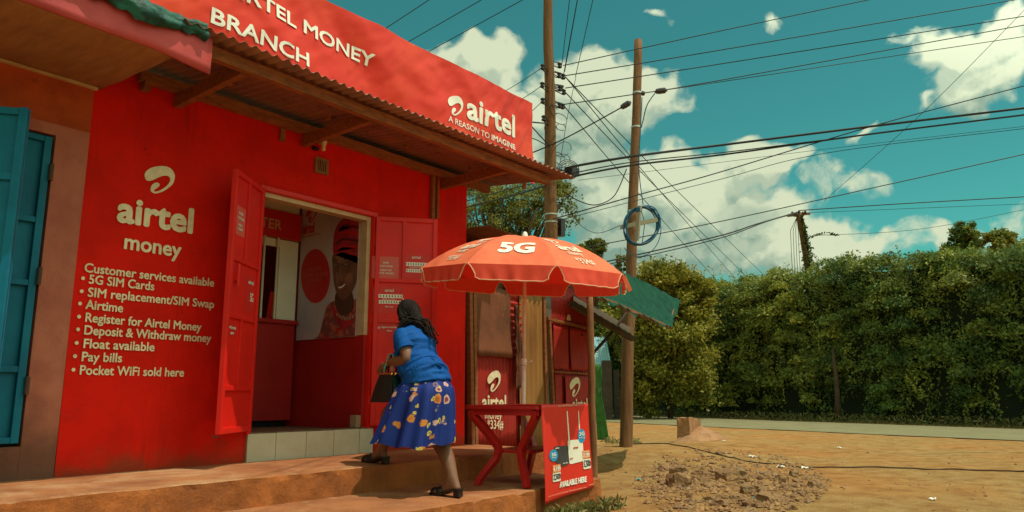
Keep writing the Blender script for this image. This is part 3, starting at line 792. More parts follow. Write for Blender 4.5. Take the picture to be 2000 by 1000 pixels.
# lamp holder under the middle bracket
lp = atY(631, 283, -.05)
lamp = thing('lamp_holder', 'small cream lamp holder on the red wall under the middle bracket', 'lamp', (lp[0], -.02, lp[2]))
MB().tube([(lp[0], -.005, lp[2] + .03), (lp[0], -.05, lp[2] + .02)], .022, 10).build('mount', 'cream_trim', lamp)
g = MB(); g.lathe((lp[0], -.06, lp[2] - .06), [(.016, 0), (.02, .015), (.018, .04), (.03, .075), (.034, .095), (.02, .1)], 14); g.build('socket', 'bulb_white', lamp, smooth=True)
jp = atY(616, 290, -.03)
o = MB().box((jp[0] - .03, -.05, jp[2] - .018), (jp[0] + .03, -.012, jp[2] + .018)).build('junction_box', 'black_plastic_gap', bevel=.008, loc=(jp[0], -.03, jp[2]))
tag(o, 'tiny black junction box beside the cream lamp holder', 'junction box')

# ---- banner along the roof edge
BY = -.45
BZ0, BZ1, BX0, BX1 = 3.545, 4.60, 2.15, atY(1038, 218, BY)[0]
def bump(x, z):
    t = (z - BZ0) / (BZ1 - BZ0)
    d = .030 * fbm(x * 1.1 + z * .9, z * .8, 2.7, 3) + .022 * math.sin(2.3 * x + 1.6 * z * 2 + 2 * fbm(x * .6, z, 8)) * (1 - abs(2 * t - 1) * .6)
    d += .010 * fbm(x * 4 - z * 3, z * 3.4, 6.0, 3)
    return -.03 - d
bn = thing('shop_banner', 'long creased red vinyl banner with white lettering along the roof edge', 'banner', ((BX0 + BX1) / 2, BY, BZ0))
g = MB(); g.grid(300, 44, lambda u, v: (BX0 + (BX1 - BX0) * u, BY + bump(BX0 + (BX1 - BX0) * u, BZ0 + (BZ1 - BZ0) * v), BZ0 + (BZ1 - BZ0) * v - .015 * (1 - u) * v + .006 * math.sin(u * 40) * (v == 1)))
g.build('vinyl_sheet', 'banner_red', bn, smooth=True)
g = MB()
for k in range(6):
    x = BX0 + .05 + (BX1 - BX0 - .1) * k / 5
    g.box((x - .02, BY + .06, 3.50), (x + .02, BY + .10, 4.56))
for z in (3.7, 4.5): g.box((BX0 + .02, BY + .101, z - .02), (BX1 - .02, BY + .13, z + .02))
g.build('banner_frame', 'old_wood', bn)
def bfn(a, b, W_):
    sl_ = (b[2] - a[2]) / W_
    return lambda u, v: (a[0] + u, BY + bump(a[0] + u, a[2] + v + sl_ * u) - .006, a[2] + v + sl_ * u)
def banner_text(body, pl, prr, cap, bold, m='print_white'):
    a = atY(*pl, BY - .04); b = atY(*prr, BY - .04); W_ = b[0] - a[0]
    mb = MB(); lettering(mb, body, bfn(a, b, W_), W_, cap, bold)
    return mb.build('lettering', m, bn, recalc=False)
def bz(x, y0, y1): return atY(x, y0, BY)[2] - atY(x, y1, BY)[2]
banner_text('BRANCH', (413, 43), (601, 131), bz(413, 15, 43) * 1.04, .032)
# MONEY is measured, AIRTEL runs on to its left past the frame
a = atY(594, 62, BY - .04); b = atY(730, 131, BY - .04)
V1, _ = glyphs('MONEY', .02); V2, _ = glyphs('AIRTEL MONEY', .02)
W1 = np.ptp(V1[:, 0]); W2 = np.ptp(V2[:, 0]); sc = (b[0] - a[0]) / W1
mb = MB(); aa = np.array([b[0] - W2 * sc, 0, a[2] + (a[2] - b[2]) / (b[0] - a[0]) * (W2 * sc - (b[0] - a[0]))])
lettering(mb, 'AIRTEL MONEY', bfn(aa, b, W2 * sc), W2 * sc, bz(413, 15, 43) * 1.02, .032)
mb.build('lettering', 'print_white', bn, recalc=False)
p0 = atY(875.5, 217, BY - .04); p1 = atY(905.5, 210, BY - .04); hh = bz(890, 173, 214)
mb = MB(); emblem(mb, lambda u, v: (p0[0] + u / (LOGOW * hh) * (p1[0] - p0[0]), BY + bump(p0[0] + u, p0[2] + v) - .006, p0[2] - .02 + v), hh); mb.build('emblem', 'print_white', bn, recalc=False)
banner_text('airtel', (913.5, 230), (1006.5, 267), bz(1002, 222, 264) * .955, .036)
V1, _ = glyphs('A REASON TO ', .0); V2, _ = glyphs('IMAGINE', .02)
banner_text('A REASON TO', (875.5, 236.5), (956, 271), bz(878, 226, 237), .012)
banner_text('IMAGINE', (960, 273), (1006.5, 292.5), bz(878, 226, 237), .034)

# ---- inside the shop, seen through the door
CY = 1.10
ct = thing('service_counter', 'dark red service counter with white bars inside the doorway', 'counter', (4.2, CY + .2, .67))
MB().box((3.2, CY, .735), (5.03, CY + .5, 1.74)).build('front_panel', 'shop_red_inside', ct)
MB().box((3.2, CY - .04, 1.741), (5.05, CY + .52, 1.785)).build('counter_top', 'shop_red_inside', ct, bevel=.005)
MB().box((3.25, CY + .08, .67), (5.0, CY + .45, .734)).build('gap_dark', 'black_plastic_gap', ct)  # black block painting in the dark gap below the counter front
xw = atY(545, 550, CY)[0]
g = MB().box((xw, CY + .02, 1.786), (5.04, CY + .06, 2.655)).box((3.2, CY + .02, 2.57), (xw - .001, CY + .06, 2.655)); g.build('partition', 'white_wall', ct)
for px in (513, 539.5, 487, 460):
    X = atY(px, 540, CY - .01)[0]
    MB().tube([(X, CY - .01, 1.786), (X, CY - .01, 2.66)], .013, 8).build('bar', 'grill_white', ct)
MB().box((3.2, CY + .03, 2.956), (5.04, CY + .07, 3.055)).build('top_panel', 'white_wall', ct)
cs = thing('counter_sign', 'dark red sign board reading CENTER above the counter bars', 'sign', (4.2, CY, 2.66))
MB().box((3.2, CY - .035, 2.66), (5.03, CY + .015, 2.955)).build('board', 'sign_red', cs, bevel=.004)
a = atY(549.5, 449, CY - .036)
g = MB(); lettering(g, 'SERVICE CENTER', lambda u, v: (a[0] + u, CY - .0365, a[2] + v - .005), None, .105, .012, 'R'); g.build('lettering', 'cream_trim', cs, recalc=False)
bs = thing('brochure_stand', 'red leaflet holder propped on the counter behind the white bars', 'leaflet holder', (4.75, CY + .12, 1.786))
a = atY(519, 625, CY + .1); b = atY(552, 583, CY + .1)
g = MB().frame((a[0], CY + .10, 1.787), (1, 0, 0), (0, .98, .2), (0, -.2, .98), (0, 0, 0), (b[0] - a[0], .012, .30)); g.build('back_plate', 'sign_red', bs, bevel=.003)
g = MB()
for k in range(3): g.frame((a[0], CY + .097, 1.787), (1, 0, 0), (0, .98, .2), (0, -.2, .98), (.05, -.006 - .001 * k, .03 + k * .085), (b[0] - a[0] - .05, -.002, .10 + k * .085))
g.build('leaflet', 'sticker', bs)
g = MB().frame((a[0], CY + .094, 1.787), (1, 0, 0), (0, .98, .2), (0, -.2, .98), (.14, -.012, .02), (.21, -.009, .09)); g.build('leaflet', 'print_white', bs)

PX = 5.055
ps = thing('wall_poster', 'large poster of a smiling person in a red headwrap inside the doorway', 'poster', (PX, .6, 1.57))
def pp(x, y, k=0):
    q = atX(480 + x / 3.125, 360 + y / 3.125, PX); return (PX - .001 * k, q[1], q[2])
y0_, y1_ = .128, 1.098
MB().box((PX - .0005, y0_, 1.575), (PX + .012, y1_, 3.055)).build('sheet', 'poster_ground', ps)
def ppoly(name, pts, m, k, smooth=True):
    P_ = np.array(pts, float)
    if smooth: P_ = _catmull(P_, 4)
    bm = bmesh.new(); vs = [bm.verts.new((p[0], p[1], 0)) for p in P_]; fc = bm.faces.new(vs)
    bmesh.ops.triangulate(bm, faces=[fc]); bm.verts.index_update()
    mb = MB()
    mb.add([(lambda q: (q[0], max(y0_ + .002, min(y1_ - .002, q[1])), max(1.578, q[2])))(pp(v.co.x, v.co.y, k)) for v in bm.verts], [tuple(v.index for v in f.verts) for f in bm.faces]); bm.free()
    return mb.build(name, m, ps, recalc=False)
ppoly('shoulders', [(425,1010),(455,900),(480,800),(500,740),(545,712),(600,735),(640,715),(700,690),(730,690),(730,1010)], 'poster_cloth', 3)
ppoly('neck', [(555,660),(640,640),(660,760),(590,800),(550,745)], 'poster_neck', 4)
ppoly('collar', [(520,735),(560,770),(600,830),(650,800),(690,725),(700,760),(650,850),(590,880),(540,800)], 'poster_wrap', 5)
ppoly('face', [(535,430),(532,500),(536,560),(545,625),(565,680),(592,708),(625,690),(660,640),(688,560),(698,470),(690,420),(610,400)], 'poster_skin', 5)
ppoly('cheek', [(552,545),(566,540),(572,575),(566,612),(553,600)], 'poster_skin_light', 6)
ppoly('cheek', [(612,555),(650,540),(655,585),(625,620),(608,600)], 'poster_skin_light', 6)
ppoly('forehead', [(552,440),(590,430),(630,445),(610,475),(560,478)], 'poster_skin_light', 6)
ppoly('nose', [(580,500),(588,540),(598,575),(590,588),(572,585),(570,570)], 'poster_skin_light', 7)
ppoly('mouth', [(562,622),(584,620),(614,598),(612,620),(596,644),(574,648)], 'poster_lip', 7)
ppoly('teeth', [(568,626),(586,624),(609,607),(604,620),(588,633),(573,635)], 'print_white', 8)
for pts in ([(540,492),(555,484),(568,490),(556,502)], [(600,490),(618,478),(636,484),(620,500)]): ppoly('eye', pts, 'poster_dark', 7)
for pts in ([(544,492),(554,487),(562,491),(554,498)], [(606,489),(618,482),(629,486),(619,495)]): ppoly('eye_white', pts, 'poster_eye', 8)
for pts in ([(550,491),(555,487),(558,491),(555,496)], [(614,487),(620,482),(624,487),(620,493)]): ppoly('iris', pts, 'poster_dark', 9)
for pts in ([(537,470),(552,461),(570,468),(553,467)], [(596,466),(616,452),(640,462),(618,460)]): ppoly('eyebrow', pts, 'poster_dark', 7)
ppoly('headwrap', [(540,430),(537,350),(548,280),(580,225),(620,203),(665,205),(705,220),(730,300),(730,470),(690,440),(640,430),(590,415)], 'poster_wrap', 6)
for k in range(4): ppoly('wrap_fold', [(545 + 8 * k, 400 - 40 * k), (600, 370 - 42 * k), (690, 380 - 40 * k), (690, 392 - 40 * k), (600, 384 - 42 * k), (548 + 8 * k, 412 - 40 * k)], 'poster_fold' if k % 2 else 'poster_red', 7)
for k in range(7): ppoly('cloth_stripe', [(480 + 30 * k, 960 - 25 * k), (500 + 30 * k, 920 - 22 * k), (520 + 30 * k, 925 - 22 * k), (498 + 30 * k, 968 - 25 * k)], ('poster_red', 'poster_skin_light', 'poster_wrap')[k % 3], 4, False)
for k in range(8): ppoly('bead', [(555 + 16 * k, 790 + 26 * math.sin(k * .45)), (563 + 16 * k, 784 + 26 * math.sin(k * .45)), (567 + 16 * k, 800 + 26 * math.sin(k * .45)), (558 + 16 * k, 806 + 26 * math.sin(k * .45))], 'grout', 7)
cx_, cy_ = 427, 560
ppoly('red_disc', [(cx_ + 89 * math.cos(t * math.pi / 10), cy_ + 165 * math.sin(t * math.pi / 10)) for t in range(20)], 'poster_red', 3)
def ptext(body, pl, prr, cap, m, bold=.01, k=5):
    a = pp(*pl); b = pp(*prr); W_ = a[1] - b[1]; mb = MB()
    lettering(mb, body, lambda u, v: (PX - .001 * k, a[1] - u, a[2] + v + (b[2] - a[2]) * u / W_), W_, cap, bold); mb.build('lettering', m, ps, recalc=False)
ptext('WELCOME', (385, 533), (465, 527), .045, 'sticker'); ptext('TO AIRTEL NETWORK', (347, 572), (503, 560), .045, 'sticker'); ptext('OF FRIENDS', (378, 607), (467, 592), .045, 'sticker')
a = pp(368, 240); b = pp(405, 238)
mb = MB(); emblem(mb, lambda u, v: (PX - .004, a[1] - u, a[2] + v), .19); mb.build('emblem', 'poster_red', ps, recalc=False)
ptext('airtel', (350, 305), (418, 293), .115, 'poster_red', .02); ptext('The Smartphone Network', (347, 330), (455, 308), .03, 'poster_red', .005)

# ============================================================ NEIGHBOUR ON THE LEFT
nb = thing('neighbour_building', 'pink and orange plastered building with teal door left of the shop', 'building', (.6, .1, .44))
XB = 2.315
bx0 = -3.5
zt = 3.0
# wall with door recess
fr_l, fr_r, fr_t, fr_b = .75, atY(104, 300, 0)[0], atY(98, 262, 0)[2], .66
g = MB().box((fr_r, -.012, .30), (XB, .12, 2.92)).box((bx0, -.010, .30), (fr_l, .12, 2.92)).box((fr_l + .001, -.011, fr_t), (fr_r - .001, .12, 2.919)).box((fr_l + .001, -.0115, .30), (fr_r - .001, .12, fr_b))
g.build('wall', 'pink_plaster', nb, jitter=.006)
MB().box((bx0, -.016, 2.9205), (XB - .002, .12, 3.55)).build('upper_band', 'orange_plaster', nb, jitter=.005)
MB().box((bx0, .30, .3), (XB, .42, 3.5)).box((fr_l, .125, .66), (fr_r, .16, fr_t)).build('inner_wall', 'dark_inside', nb)
tf = MB()
fx1 = fr_r - .015
tf.box((fr_l + .02, .03, fr_b + .02), (fx1, .04, fr_t - .02))
tl = tf.build('door_leaf', 'teal_metal', nb); tl['label'] = 'fixed teal metal door leaf with raised frame panels'
fz = [fr_b + .02] + [atY(70, y, .03)[2] for y in (728, 560, 436)] + [fr_t - .06]
g = MB()
for x in (fr_l + .02, fx1 - .20 - .06, fx1 - .05): g.box((x, -.005, fr_b + .02), (x + .05, .0295, fr_t - .02))
for z in fz: g.box((fr_l + .071, -.003, z), (fx1 - .051, .029, z + .04))
g.build('leaf_frame', 'teal_metal', tl, bevel=.004)
g = MB()
for z in (1.0, 1.75, 2.5): g.tube([(fx1 + .008, -.02, z), (fx1 + .008, -.02, z + .12)], .016, 8)
g.build('hinge', 'dark_inside', tl)
# open teal leaf standing out from the wall
e0 = atY(58, 213, -.62); e1 = atY(27, 640, -.62)
hx, hy = .95, -.03
dd = np.array([e0[0] - hx, e0[1] - hy]); LL = np.linalg.norm(dd); dd /= LL
ax = np.array([dd[0], dd[1], 0]); ay = np.cross((0, 0, 1), ax); o_ = np.array([hx, hy, 0])
g = MB().frame(o_, ax, ay, (0, 0, 1), (0, -.006, .68), (LL, .006, e0[2]))
ol = g.build('door_leaf', 'teal_metal', nb); ol['label'] = 'teal metal door leaf swung open towards the street'
g = MB()
for u in (0, LL - .05): g.frame(o_, ax, ay, (0, 0, 1), (u, -.028, .68), (u + .05, .028, e0[2]))
for z in (.68, 1.2, 1.75, 2.3, e0[2] - .05): g.frame(o_, ax, ay, (0, 0, 1), (.051, -.026, z), (LL - .051, .026, z + .045))
g.build('leaf_frame', 'teal_metal', ol, bevel=.004)
# soffit, fascia
sx1 = 2.36
g = MB(); g.grid(60, 14, lambda u, v: (bx0 + (sx1 - bx0) * u, -.02 - 1.10 * v, 3.285 - .05 * v + .012 * math.sin(v * 15) * .4 + .006 * fbm(u * 20, v * 3)))
g.build('soffit', 'soffit_board', nb, smooth=True, solid=.012)
wavy = MB(); wavy_beam(wavy, (bx0, -.03, 3.262), (2.33, -.03, 3.262), .03, .02, 3.3, 14); wavy.build('soffit_batten', 'cream_trim', nb)
fy = -1.14
ft = [atY(x, y, fy)[2] for x, y in ((410, 135), (418, 86))]
fxr = atY(413, 110, fy)[0]
g = MB(); g.grid(90, 4, lambda u, v: (bx0 + (fxr - bx0) * u, fy - .012 * fbm(u * 14, v), 3.215 + (.20 + .02 * u) * v - .04 * max(0, u - .94) / .06 * (1 - v)))
g.build('fascia', 'fascia_pink', nb, smooth=True, solid=.015)
g = MB(); g.grid(70, 2, lambda u, v: (bx0 + (2.34 - bx0) * u, -1.16 + 1.25 * v, 3.47 + .12 * v + corr(bx0 + (2.34 - bx0) * u)))
g.build('roof_sheet', 'rust_sheet', nb, smooth=True, solid=.003)
# green tarp lying along the fascia
def tarp(u, v):
    x = bx0 + (2.53 - bx0) * u
    a = -2.4 + 3.1 * v
    r = .052 + .028 * fbm(x * 2.2, 5) + .035 * (abs(fbm(x * 3.2 + v * 1.5, v * 3, 2)) - .25) + .014 * fbm(x * 11, v * 6, 2)
    return (x + .02 * fbm(x * 5, v * 3), -1.13 + r * 1.1 * math.sin(a) - .03 * v, 3.445 + .05 * fbm(x * 1.6, 7.7) + r * 1.3 * math.cos(a) - .07 * (1 - v) ** 2 * abs(fbm(x * 7, 2)))
g = MB(); g.grid(200, 14, tarp)
o = g.build('tarpaulin', 'green_tarp', smooth=True, loc=(.5, -1.13, 3.4)); tag(o, 'crumpled green tarp bundled along the pink fascia board', 'tarp')
# ============================================================ TIN KIOSK
KA = R_(4.0); KD = np.array([math.cos(KA), math.sin(KA)]); KN = np.array([math.sin(KA), -math.cos(KA)])
KO = np.array([6.70, .06])
kiosk = thing('tin_kiosk', 'ramshackle red tin kiosk with rusty patches and a yellow panel beside the shop', 'kiosk', (8.0, .6, 0))
def K(u, v, k=0.0): return (KO[0] + KD[0] * u + KN[0] * k, KO[1] + KD[1] * u + KN[1] * k, v)
def KP(x, y, k=0.0):
    q = atV(x, y, KO + KN * k, KD); return ((q[0] - KO[0]) * KD[0] + (q[1] - KO[1]) * KD[1], q[2])
def sheet(name, px0, px1, m, k, pitch=.075, amp=.008, vert=True, par=kiosk, curl=0.0, skew=0.0):
    u0, v1 = KP(px0[0], px0[1], k); u1, v0 = KP(px1[0], px1[1], k)
    mb = MB(); n = max(10, int(abs(u1 - u0) / pitch * 8)) if vert else 8; nv = 10 if vert else max(10, int((v1 - v0) / pitch * 8))
    def fn(a, b):
        u = u0 + (u1 - u0) * a; v = v0 + (v1 - v0) * b
        return K(u + skew * (1 - b), v + .008 * fbm(u * 6, b) * (b in (0, 1)), k + amp * math.sin(2 * math.pi * (u if vert else v) / pitch) + .01 * fbm(u * 2, v * 2, k * 90) + curl * (1 - b) ** 3)
    mb.grid(n, nv, fn)
    return mb.build(name, m, par, smooth=True, solid=.0015, recalc=False), (u0, u1, v0, v1)
uL = KP(926, 700)[0]; uR = KP(1152, 700)[0]
KH = 2.72
g = MB().frame((KO[0], KO[1], 0), (KD[0], KD[1], 0), (-KN[0], -KN[1], 0), (0, 0, 1), (uL - .05, .05, 0), (uR, 1.9, KH)); g.build('inner_wall', 'rust_sheet', kiosk)
sheet('red_panel', (926, 560), (1013, 872), 'kiosk_red', .0, amp=.007)
sheet('rusty_patch', (931, 555), (997, 699), 'rust_sheet', .035, amp=.002, curl=.03)
sheet('red_panel', (990, 545), (1018, 700), 'kiosk_red', .022, vert=False, amp=.011, pitch=.085)
sheet('yellow_panel', (1013, 560), (1066, 872), 'yellow_sheet', .03, pitch=.11, amp=.012)
sheet('grey_panel', (1062, 575), (1078, 872), 'grey_sheet', .012, pitch=.08)
sheet('red_panel', (1074, 555), (1153, 872), 'kiosk_red', .0, pitch=.075, amp=.006)
g = MB()
def kbar(mb, a, b, w_, k, th=.05):
    (ua, va), (ub, vb_) = KP(*a, k), KP(*b, k); mb.bar(K(ua, va, k), K(ub, vb_, k), th, w_, up=(KN[0], KN[1], 0) if abs(ub - ua) < .3 else (0, 0, 1))
kbar(g, (917, 560), (921, 872), .06, .05); kbar(g, (925, 565), (929, 872), .035, .03)
g.build('corner_post', 'old_wood', kiosk, jitter=.012)
g = MB()
kbar(g, (1072, 624), (1080, 800), .045, .04); kbar(g, (1068, 622), (1152, 643), .04, .042); kbar(g, (1081, 726), (1152, 731), .02, .03); kbar(g, (1061, 580), (1066, 800), .05, .03)
g.build('hatch_frame', 'old_wood', kiosk, jitter=.006)
h1, (a0, a1, b0, b1) = sheet('hatch_door', (1081, 634), (1111, 722), 'kiosk_red', .045, amp=.002, curl=.0)
sheet('hatch_door', (1113, 639), (1150, 724), 'kiosk_red', .05, amp=.002, curl=.03)
sheet('hatch_flap', (1084, 730), (1098, 830), 'kiosk_red', .03, amp=.001, skew=.03)
sheet('hatch_flap', (1104, 733), (1152, 830), 'kiosk_red', .06, amp=.002, curl=.06)
for (x, y) in ((1090, 722), (1140, 724), (1130, 655)):
    u, v = KP(x, y); MB().frame(K(u, v, .06), (KD[0], KD[1], 0), (KN[0], KN[1], 0), (0, 0, 1), (-.02, 0, -.012), (.02, .012, .012)).build('hinge', 'insulator', kiosk)
u, v = KP(1108, 626); g = MB().prism([(.055 * math.cos(t), .085 * math.sin(t)) for t in np.linspace(0, math.pi, 12)], lambda a, b, c: K(u + a, v + b, .022 + c), .006); g.build('vent_cap', 'paint_cream', kiosk)
def ktext(body, pl, prr, cap, bold, k=.022):
    (ua, va), (ub, vb_) = KP(*pl), KP(*prr); mb = MB()
    lettering(mb, body, lambda a, b: K(ua + a, va + b + (vb_ - va) * a / (ub - ua), k), ub - ua, cap, bold); mb.build('painted_lettering', 'paint_cream', kiosk, recalc=False)
def kem(px0, px1, k=.022):
    (ua, va), (ub, vb_) = KP(*px0, k), KP(*px1, k); mb = MB(); h = vb_ - va
    emblem(mb, lambda a, b: K(ua + a / (LOGOW * h) * (ub - ua), va + b, k), h); mb.build('painted_emblem', 'paint_cream', kiosk, recalc=False)
kem((952, 765), (978, 724)); ktext('airtel', (939, 799), (985, 800), .17, .03); ktext('money', (944, 817), (977, 819), .10, .012); ktext('*334#', (949, 837), (980, 838), .10, .012)
kem((1113, 775), (1133, 737), .075); ktext('airtel', (1108, 802), (1137, 802), .17, .03, .085)
# kiosk roof
g = MB(); ur0, ur1 = uL - .16, uR + .3
g.grid(220, 3, lambda a, b: K(ur0 + (ur1 - ur0) * a, KH + .14 - .02 * b + .10 * (1 - a) + .012 * math.sin(2 * math.pi * (ur0 + (ur1 - ur0) * a) / .09), .30 - 2.4 * b))
g.build('roof_sheet', 'rust_sheet', kiosk, smooth=True, solid=.002, recalc=False)
# awning on the right: dark side roof, tarp sheet, rails, strut
AO = np.array([7.2, -1.32])
def AV(x, y, off): return atV(x, y, AO + np.array([0, off]), KD)
g = MB()
q0, q1, q2, q3 = AV(1120, 588, .75), AV(1234, 655, .75), AV(1232, 640, 1.5), AV(1120, 575, 1.5)
def bil(P, a, b): return (P[0] * (1 - a) + P[1] * a) * (1 - b) + (P[3] * (1 - a) + P[2] * a) * b
g.grid(40, 4, lambda a, b: tuple(bil((q0, q1, q2, q3), a, b) + np.array([0, 0, .004 * math.sin(a * 60)])))
g.build('side_roof', 'dark_roof', kiosk, smooth=True, solid=.01)
g = MB(); wavy_beam(g, AV(1115, 594, .72), AV(1236, 662, .72), .06, .07, 2.2); g.build('side_rafter', 'dark_roof', kiosk)
g = MB(); g.tube([AV(1152, 697, 1.0), AV(1190, 655, .9), AV(1224, 612, .8)], .025, 6); g.build('strut', 'dark_roof', kiosk)
g = MB(); wavy_beam(g, AV(1135, 565, .0), AV(1309, 640, .0), .03, .04, 5.5); g.build('awning_rail', 'post_wood', kiosk)
g = MB(); wavy_beam(g, AV(1120, 488, .55), AV(1325, 591, .55), .03, .04, 6.5); g.build('awning_rail', 'post_wood', kiosk)
g = MB()
for t in (.02, .97):
    a = AV(1135, 565, .0) * (1 - t) + AV(1309, 640, .0) * t; b = AV(1120, 488, .55) * (1 - t) + AV(1325, 591, .55) * t
    g.bar(a, b, .03, .03)
g.build('awning_rail', 'post_wood', kiosk)
pb = atZ(1160, 955, ground_z(7.2, -1.32)); pt = AV(1152, 574, .0)
g = MB(); pts = [pb * (1 - t) + pt * t + np.array([.012 * fbm(t * 4, 1), .012 * fbm(t * 4, 7), 0]) for t in np.linspace(-.03, 1, 12)]
g.tube(pts, np.linspace(.048, .036, 12), 9); g.build('awning_post', 'post_wood', kiosk, smooth=True)
q = [AV(1158, 577, -.03), AV(1313, 643, -.03), AV(1329, 590, .55), AV(1125, 488, .55)]
def tf_(a, b):
    p = bil(q, a, b); s_ = math.sin(math.pi * a) * math.sin(math.pi * b)
    d = .10 * s_ - .05 * fbm(a * 6, b * 2.2, 2.0) * (1 - b * .6) - .03 * fbm(a * 16, b * 2.5, 4) + .05 * (1 - b) ** 3 * abs(math.sin(a * 9.4)) - .02 * abs(fbm(a * 9, 1)) * (b == 0)
    return (p[0] + .02 * fbm(a * 5, b * 5), p[1] - .3 * d, p[2] - d + .03)
g = MB(); g.grid(90, 22, tf_)
o = g.build('tarpaulin', 'green_tarp_pale', smooth=True, loc=tuple(bil(q, .5, .5))); tag(o, 'sagging green tarp awning stretched beside the kiosk over the wooden post', 'tarp')
# hanging cloths
ct_ = KP(1000, 600)
def clf(a, b):
    u = KP(993, 700)[0] + (KP(1010, 700)[0] - KP(993, 700)[0]) * a * (.35 + .65 * min(1, b * 1.6)); v = KP(1000, 598)[1] + (KP(1000, 757)[1] - KP(1000, 598)[1]) * b
    return K(u + .02 * b, v + (.08 * (a - .5) * (b > .9)), .09 + .022 * math.sin(a * 12 + b * 2) + .02 * fbm(a * 3, b * 5))
g = MB(); g.grid(22, 26, clf); o = g.build('hanging_cloth', 'brown_cloth', smooth=True, solid=.004, loc=K(1.0, 1.8, .09)); tag(o, 'brown cloth hanging from the red tin wall of the kiosk', 'cloth')
gb = atZ(1174, 862, ground_z(8.6, -.5)); gd = (gb - CAM) @ CF
def gcl(a, b):
    x = (1157 + 7 * a) * (1 - b) + (1164 + 22 * a) * b; y = 712 + 148 * b
    p = atD(x, y, gd); n = .045 * math.sin(a * 13 + b) + .015 * fbm(a * 2.5, b * 1.5)
    return (p[0] + .5 * n, p[1] - .7 * n, max(p[2], .03))
g = MB(); g.grid(26, 26, gcl); o = g.build('hanging_cloth', 'green_cloth', smooth=True, solid=.004, loc=(gb[0], gb[1], .03)); tag(o, 'bright green cloth hanging down to the dirt behind the wooden awning post', 'cloth')

# ============================================================ UMBRELLA
UC = np.array([5.6, -1.6, 2.10]); UR = .975; UH = .36
fh = np.array([CF[0], CF[1]]) / np.hypot(CF[0], CF[1]); rh = np.array([fh[1], -fh[0]])
def tiltz(dx, dy): return .066 * (dx * fh[0] + dy * fh[1]) - .045 * (dx * rh[0] + dy * rh[1])
um = thing('market_umbrella', 'faded red market umbrella with a scalloped valance and white lettering over the plastic table', 'umbrella', (5.56, -1.6, .24))
PH0 = math.atan2(-fh[1], -fh[0]) - R_(8)          # mid direction of the panel that faces the street
PH0 = math.atan2(-fh[1], -fh[0]) + R_(-8) if (np.array([math.cos(math.atan2(-fh[1], -fh[0]) - R_(8)), math.sin(math.atan2(-fh[1], -fh[0]) - R_(8))]) @ rh) < 0 else math.atan2(-fh[1], -fh[0]) + R_(8)
def dome(t): return UH * (1 - t ** 2.3)
def upoint(ph, lat, rad, out=0.0):
    """panel with mid direction ph; lat metres across, rad 0..1 towards the rim"""
    m_ = np.array([math.cos(ph), math.sin(ph)]); pr_ = np.array([-m_[1], m_[0]])
    rr = rad * UR * math.cos(math.pi / 8)
    half = max(1e-4, rr * math.tan(math.pi / 8)); k = min(1, abs(lat) / half)
    d = m_ * rr + pr_ * lat
    sagz = -.018 * (1 - k * k) * math.sin(math.pi * min(1, rad))
    return np.array([UC[0] + d[0], UC[1] + d[1], UC[2] + tiltz(*d) + dome(rad) + sagz + out])
g = MB()
for i in range(8):
    ph = PH0 + i * math.pi / 4
    g.grid(10, 12, lambda a, b: tuple(upoint(ph, (2 * a - 1) * (b + .001) * UR * math.cos(math.pi / 8) * math.tan(math.pi / 8), b) + np.array([0, 0, .004 * fbm(a * 3 + i, b * 4)])))
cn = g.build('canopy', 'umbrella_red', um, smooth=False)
VH = .135
for i in range(8):
    ph = PH0 + i * math.pi / 4; m_ = np.array([math.cos(ph), math.sin(ph), 0])
    hw = UR * math.sin(math.pi / 8)
    def edge(a, b):
        # flap outline: narrows below the corners with a rounded notch
        s_ = 2 * a - 1
        nw = hw - .008 - .062 * min(1, (b * 1.25)) ** .7
        p = upoint(ph, s_ * nw, 1.0)
        cut = .02 * max(0, abs(s_) - .86) / .14
        p = p + m_ * (.012 * b + .016 * b * fbm(s_ * 3 + i * 7, b * .5) + .008 * b * math.sin(s_ * 14 + i)) - np.array([0, 0, (VH - cut) * b])
        return p
    g = MB(); g.grid(26, 6, lambda a, b: tuple(edge(a, b)))
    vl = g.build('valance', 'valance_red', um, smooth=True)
    outl = [edge(0, b) for b in np.linspace(0, 1, 6)] + [edge(a, 1) for a in np.linspace(.02, .98, 20)] + [edge(1, b) for b in np.linspace(1, 0, 6)]
    MB().tube([p + m_ * .002 for p in outl], .0045, 5).build('piping', 'piping', vl)
pbm = atY(1021, 945, -1.6); pbm[2] = .22
ptp = np.array([UC[0], UC[1], UC[2] + UH - .01])
jn = pbm * .52 + ptp * .48
MB().tube([pbm, jn], .021, 12).build('pole', 'pole_metal', um, smooth=True)
MB().tube([jn - (ptp - pbm) * .01, ptp], .017, 12).build('pole', 'pole_metal', um, smooth=True)
g = MB().lathe(tuple(jn - np.array([0, 0, .03])), [(.026, 0), (.028, .01), (.028, .05), (.022, .06)], 12); g.tube([jn + np.array([.02, -.02, 0]), jn + np.array([.05, -.045, .0]), jn + np.array([.055, -.05, .02])], .006, 6); g.build('pole_clamp', 'pole_metal', um, smooth=True)
g = MB().lathe(tuple(ptp), [(.03, 0), (.034, .012), (.026, .03), (.022, .05), (.010, .062)], 14); g.build('finial', 'print_white', um, smooth=True)
for i in range(8):
    ph = PH0 + (i + .5) * math.pi / 4; d = np.array([math.cos(ph), math.sin(ph)])
    pts = []
    for t in np.linspace(.03, .99, 9):
        q_ = d * t * UR; pts.append((UC[0] + q_[0], UC[1] + q_[1], UC[2] + tiltz(*q_) + dome(t) - .014))
    rb = MB().tube(pts, .005, 5).build('rib', 'pole_metal', um)
    MB().tube([tuple(ptp + np.array([0, 0, -.30])), pts[4]], .004, 5).build('strut', 'pole_metal', rb)
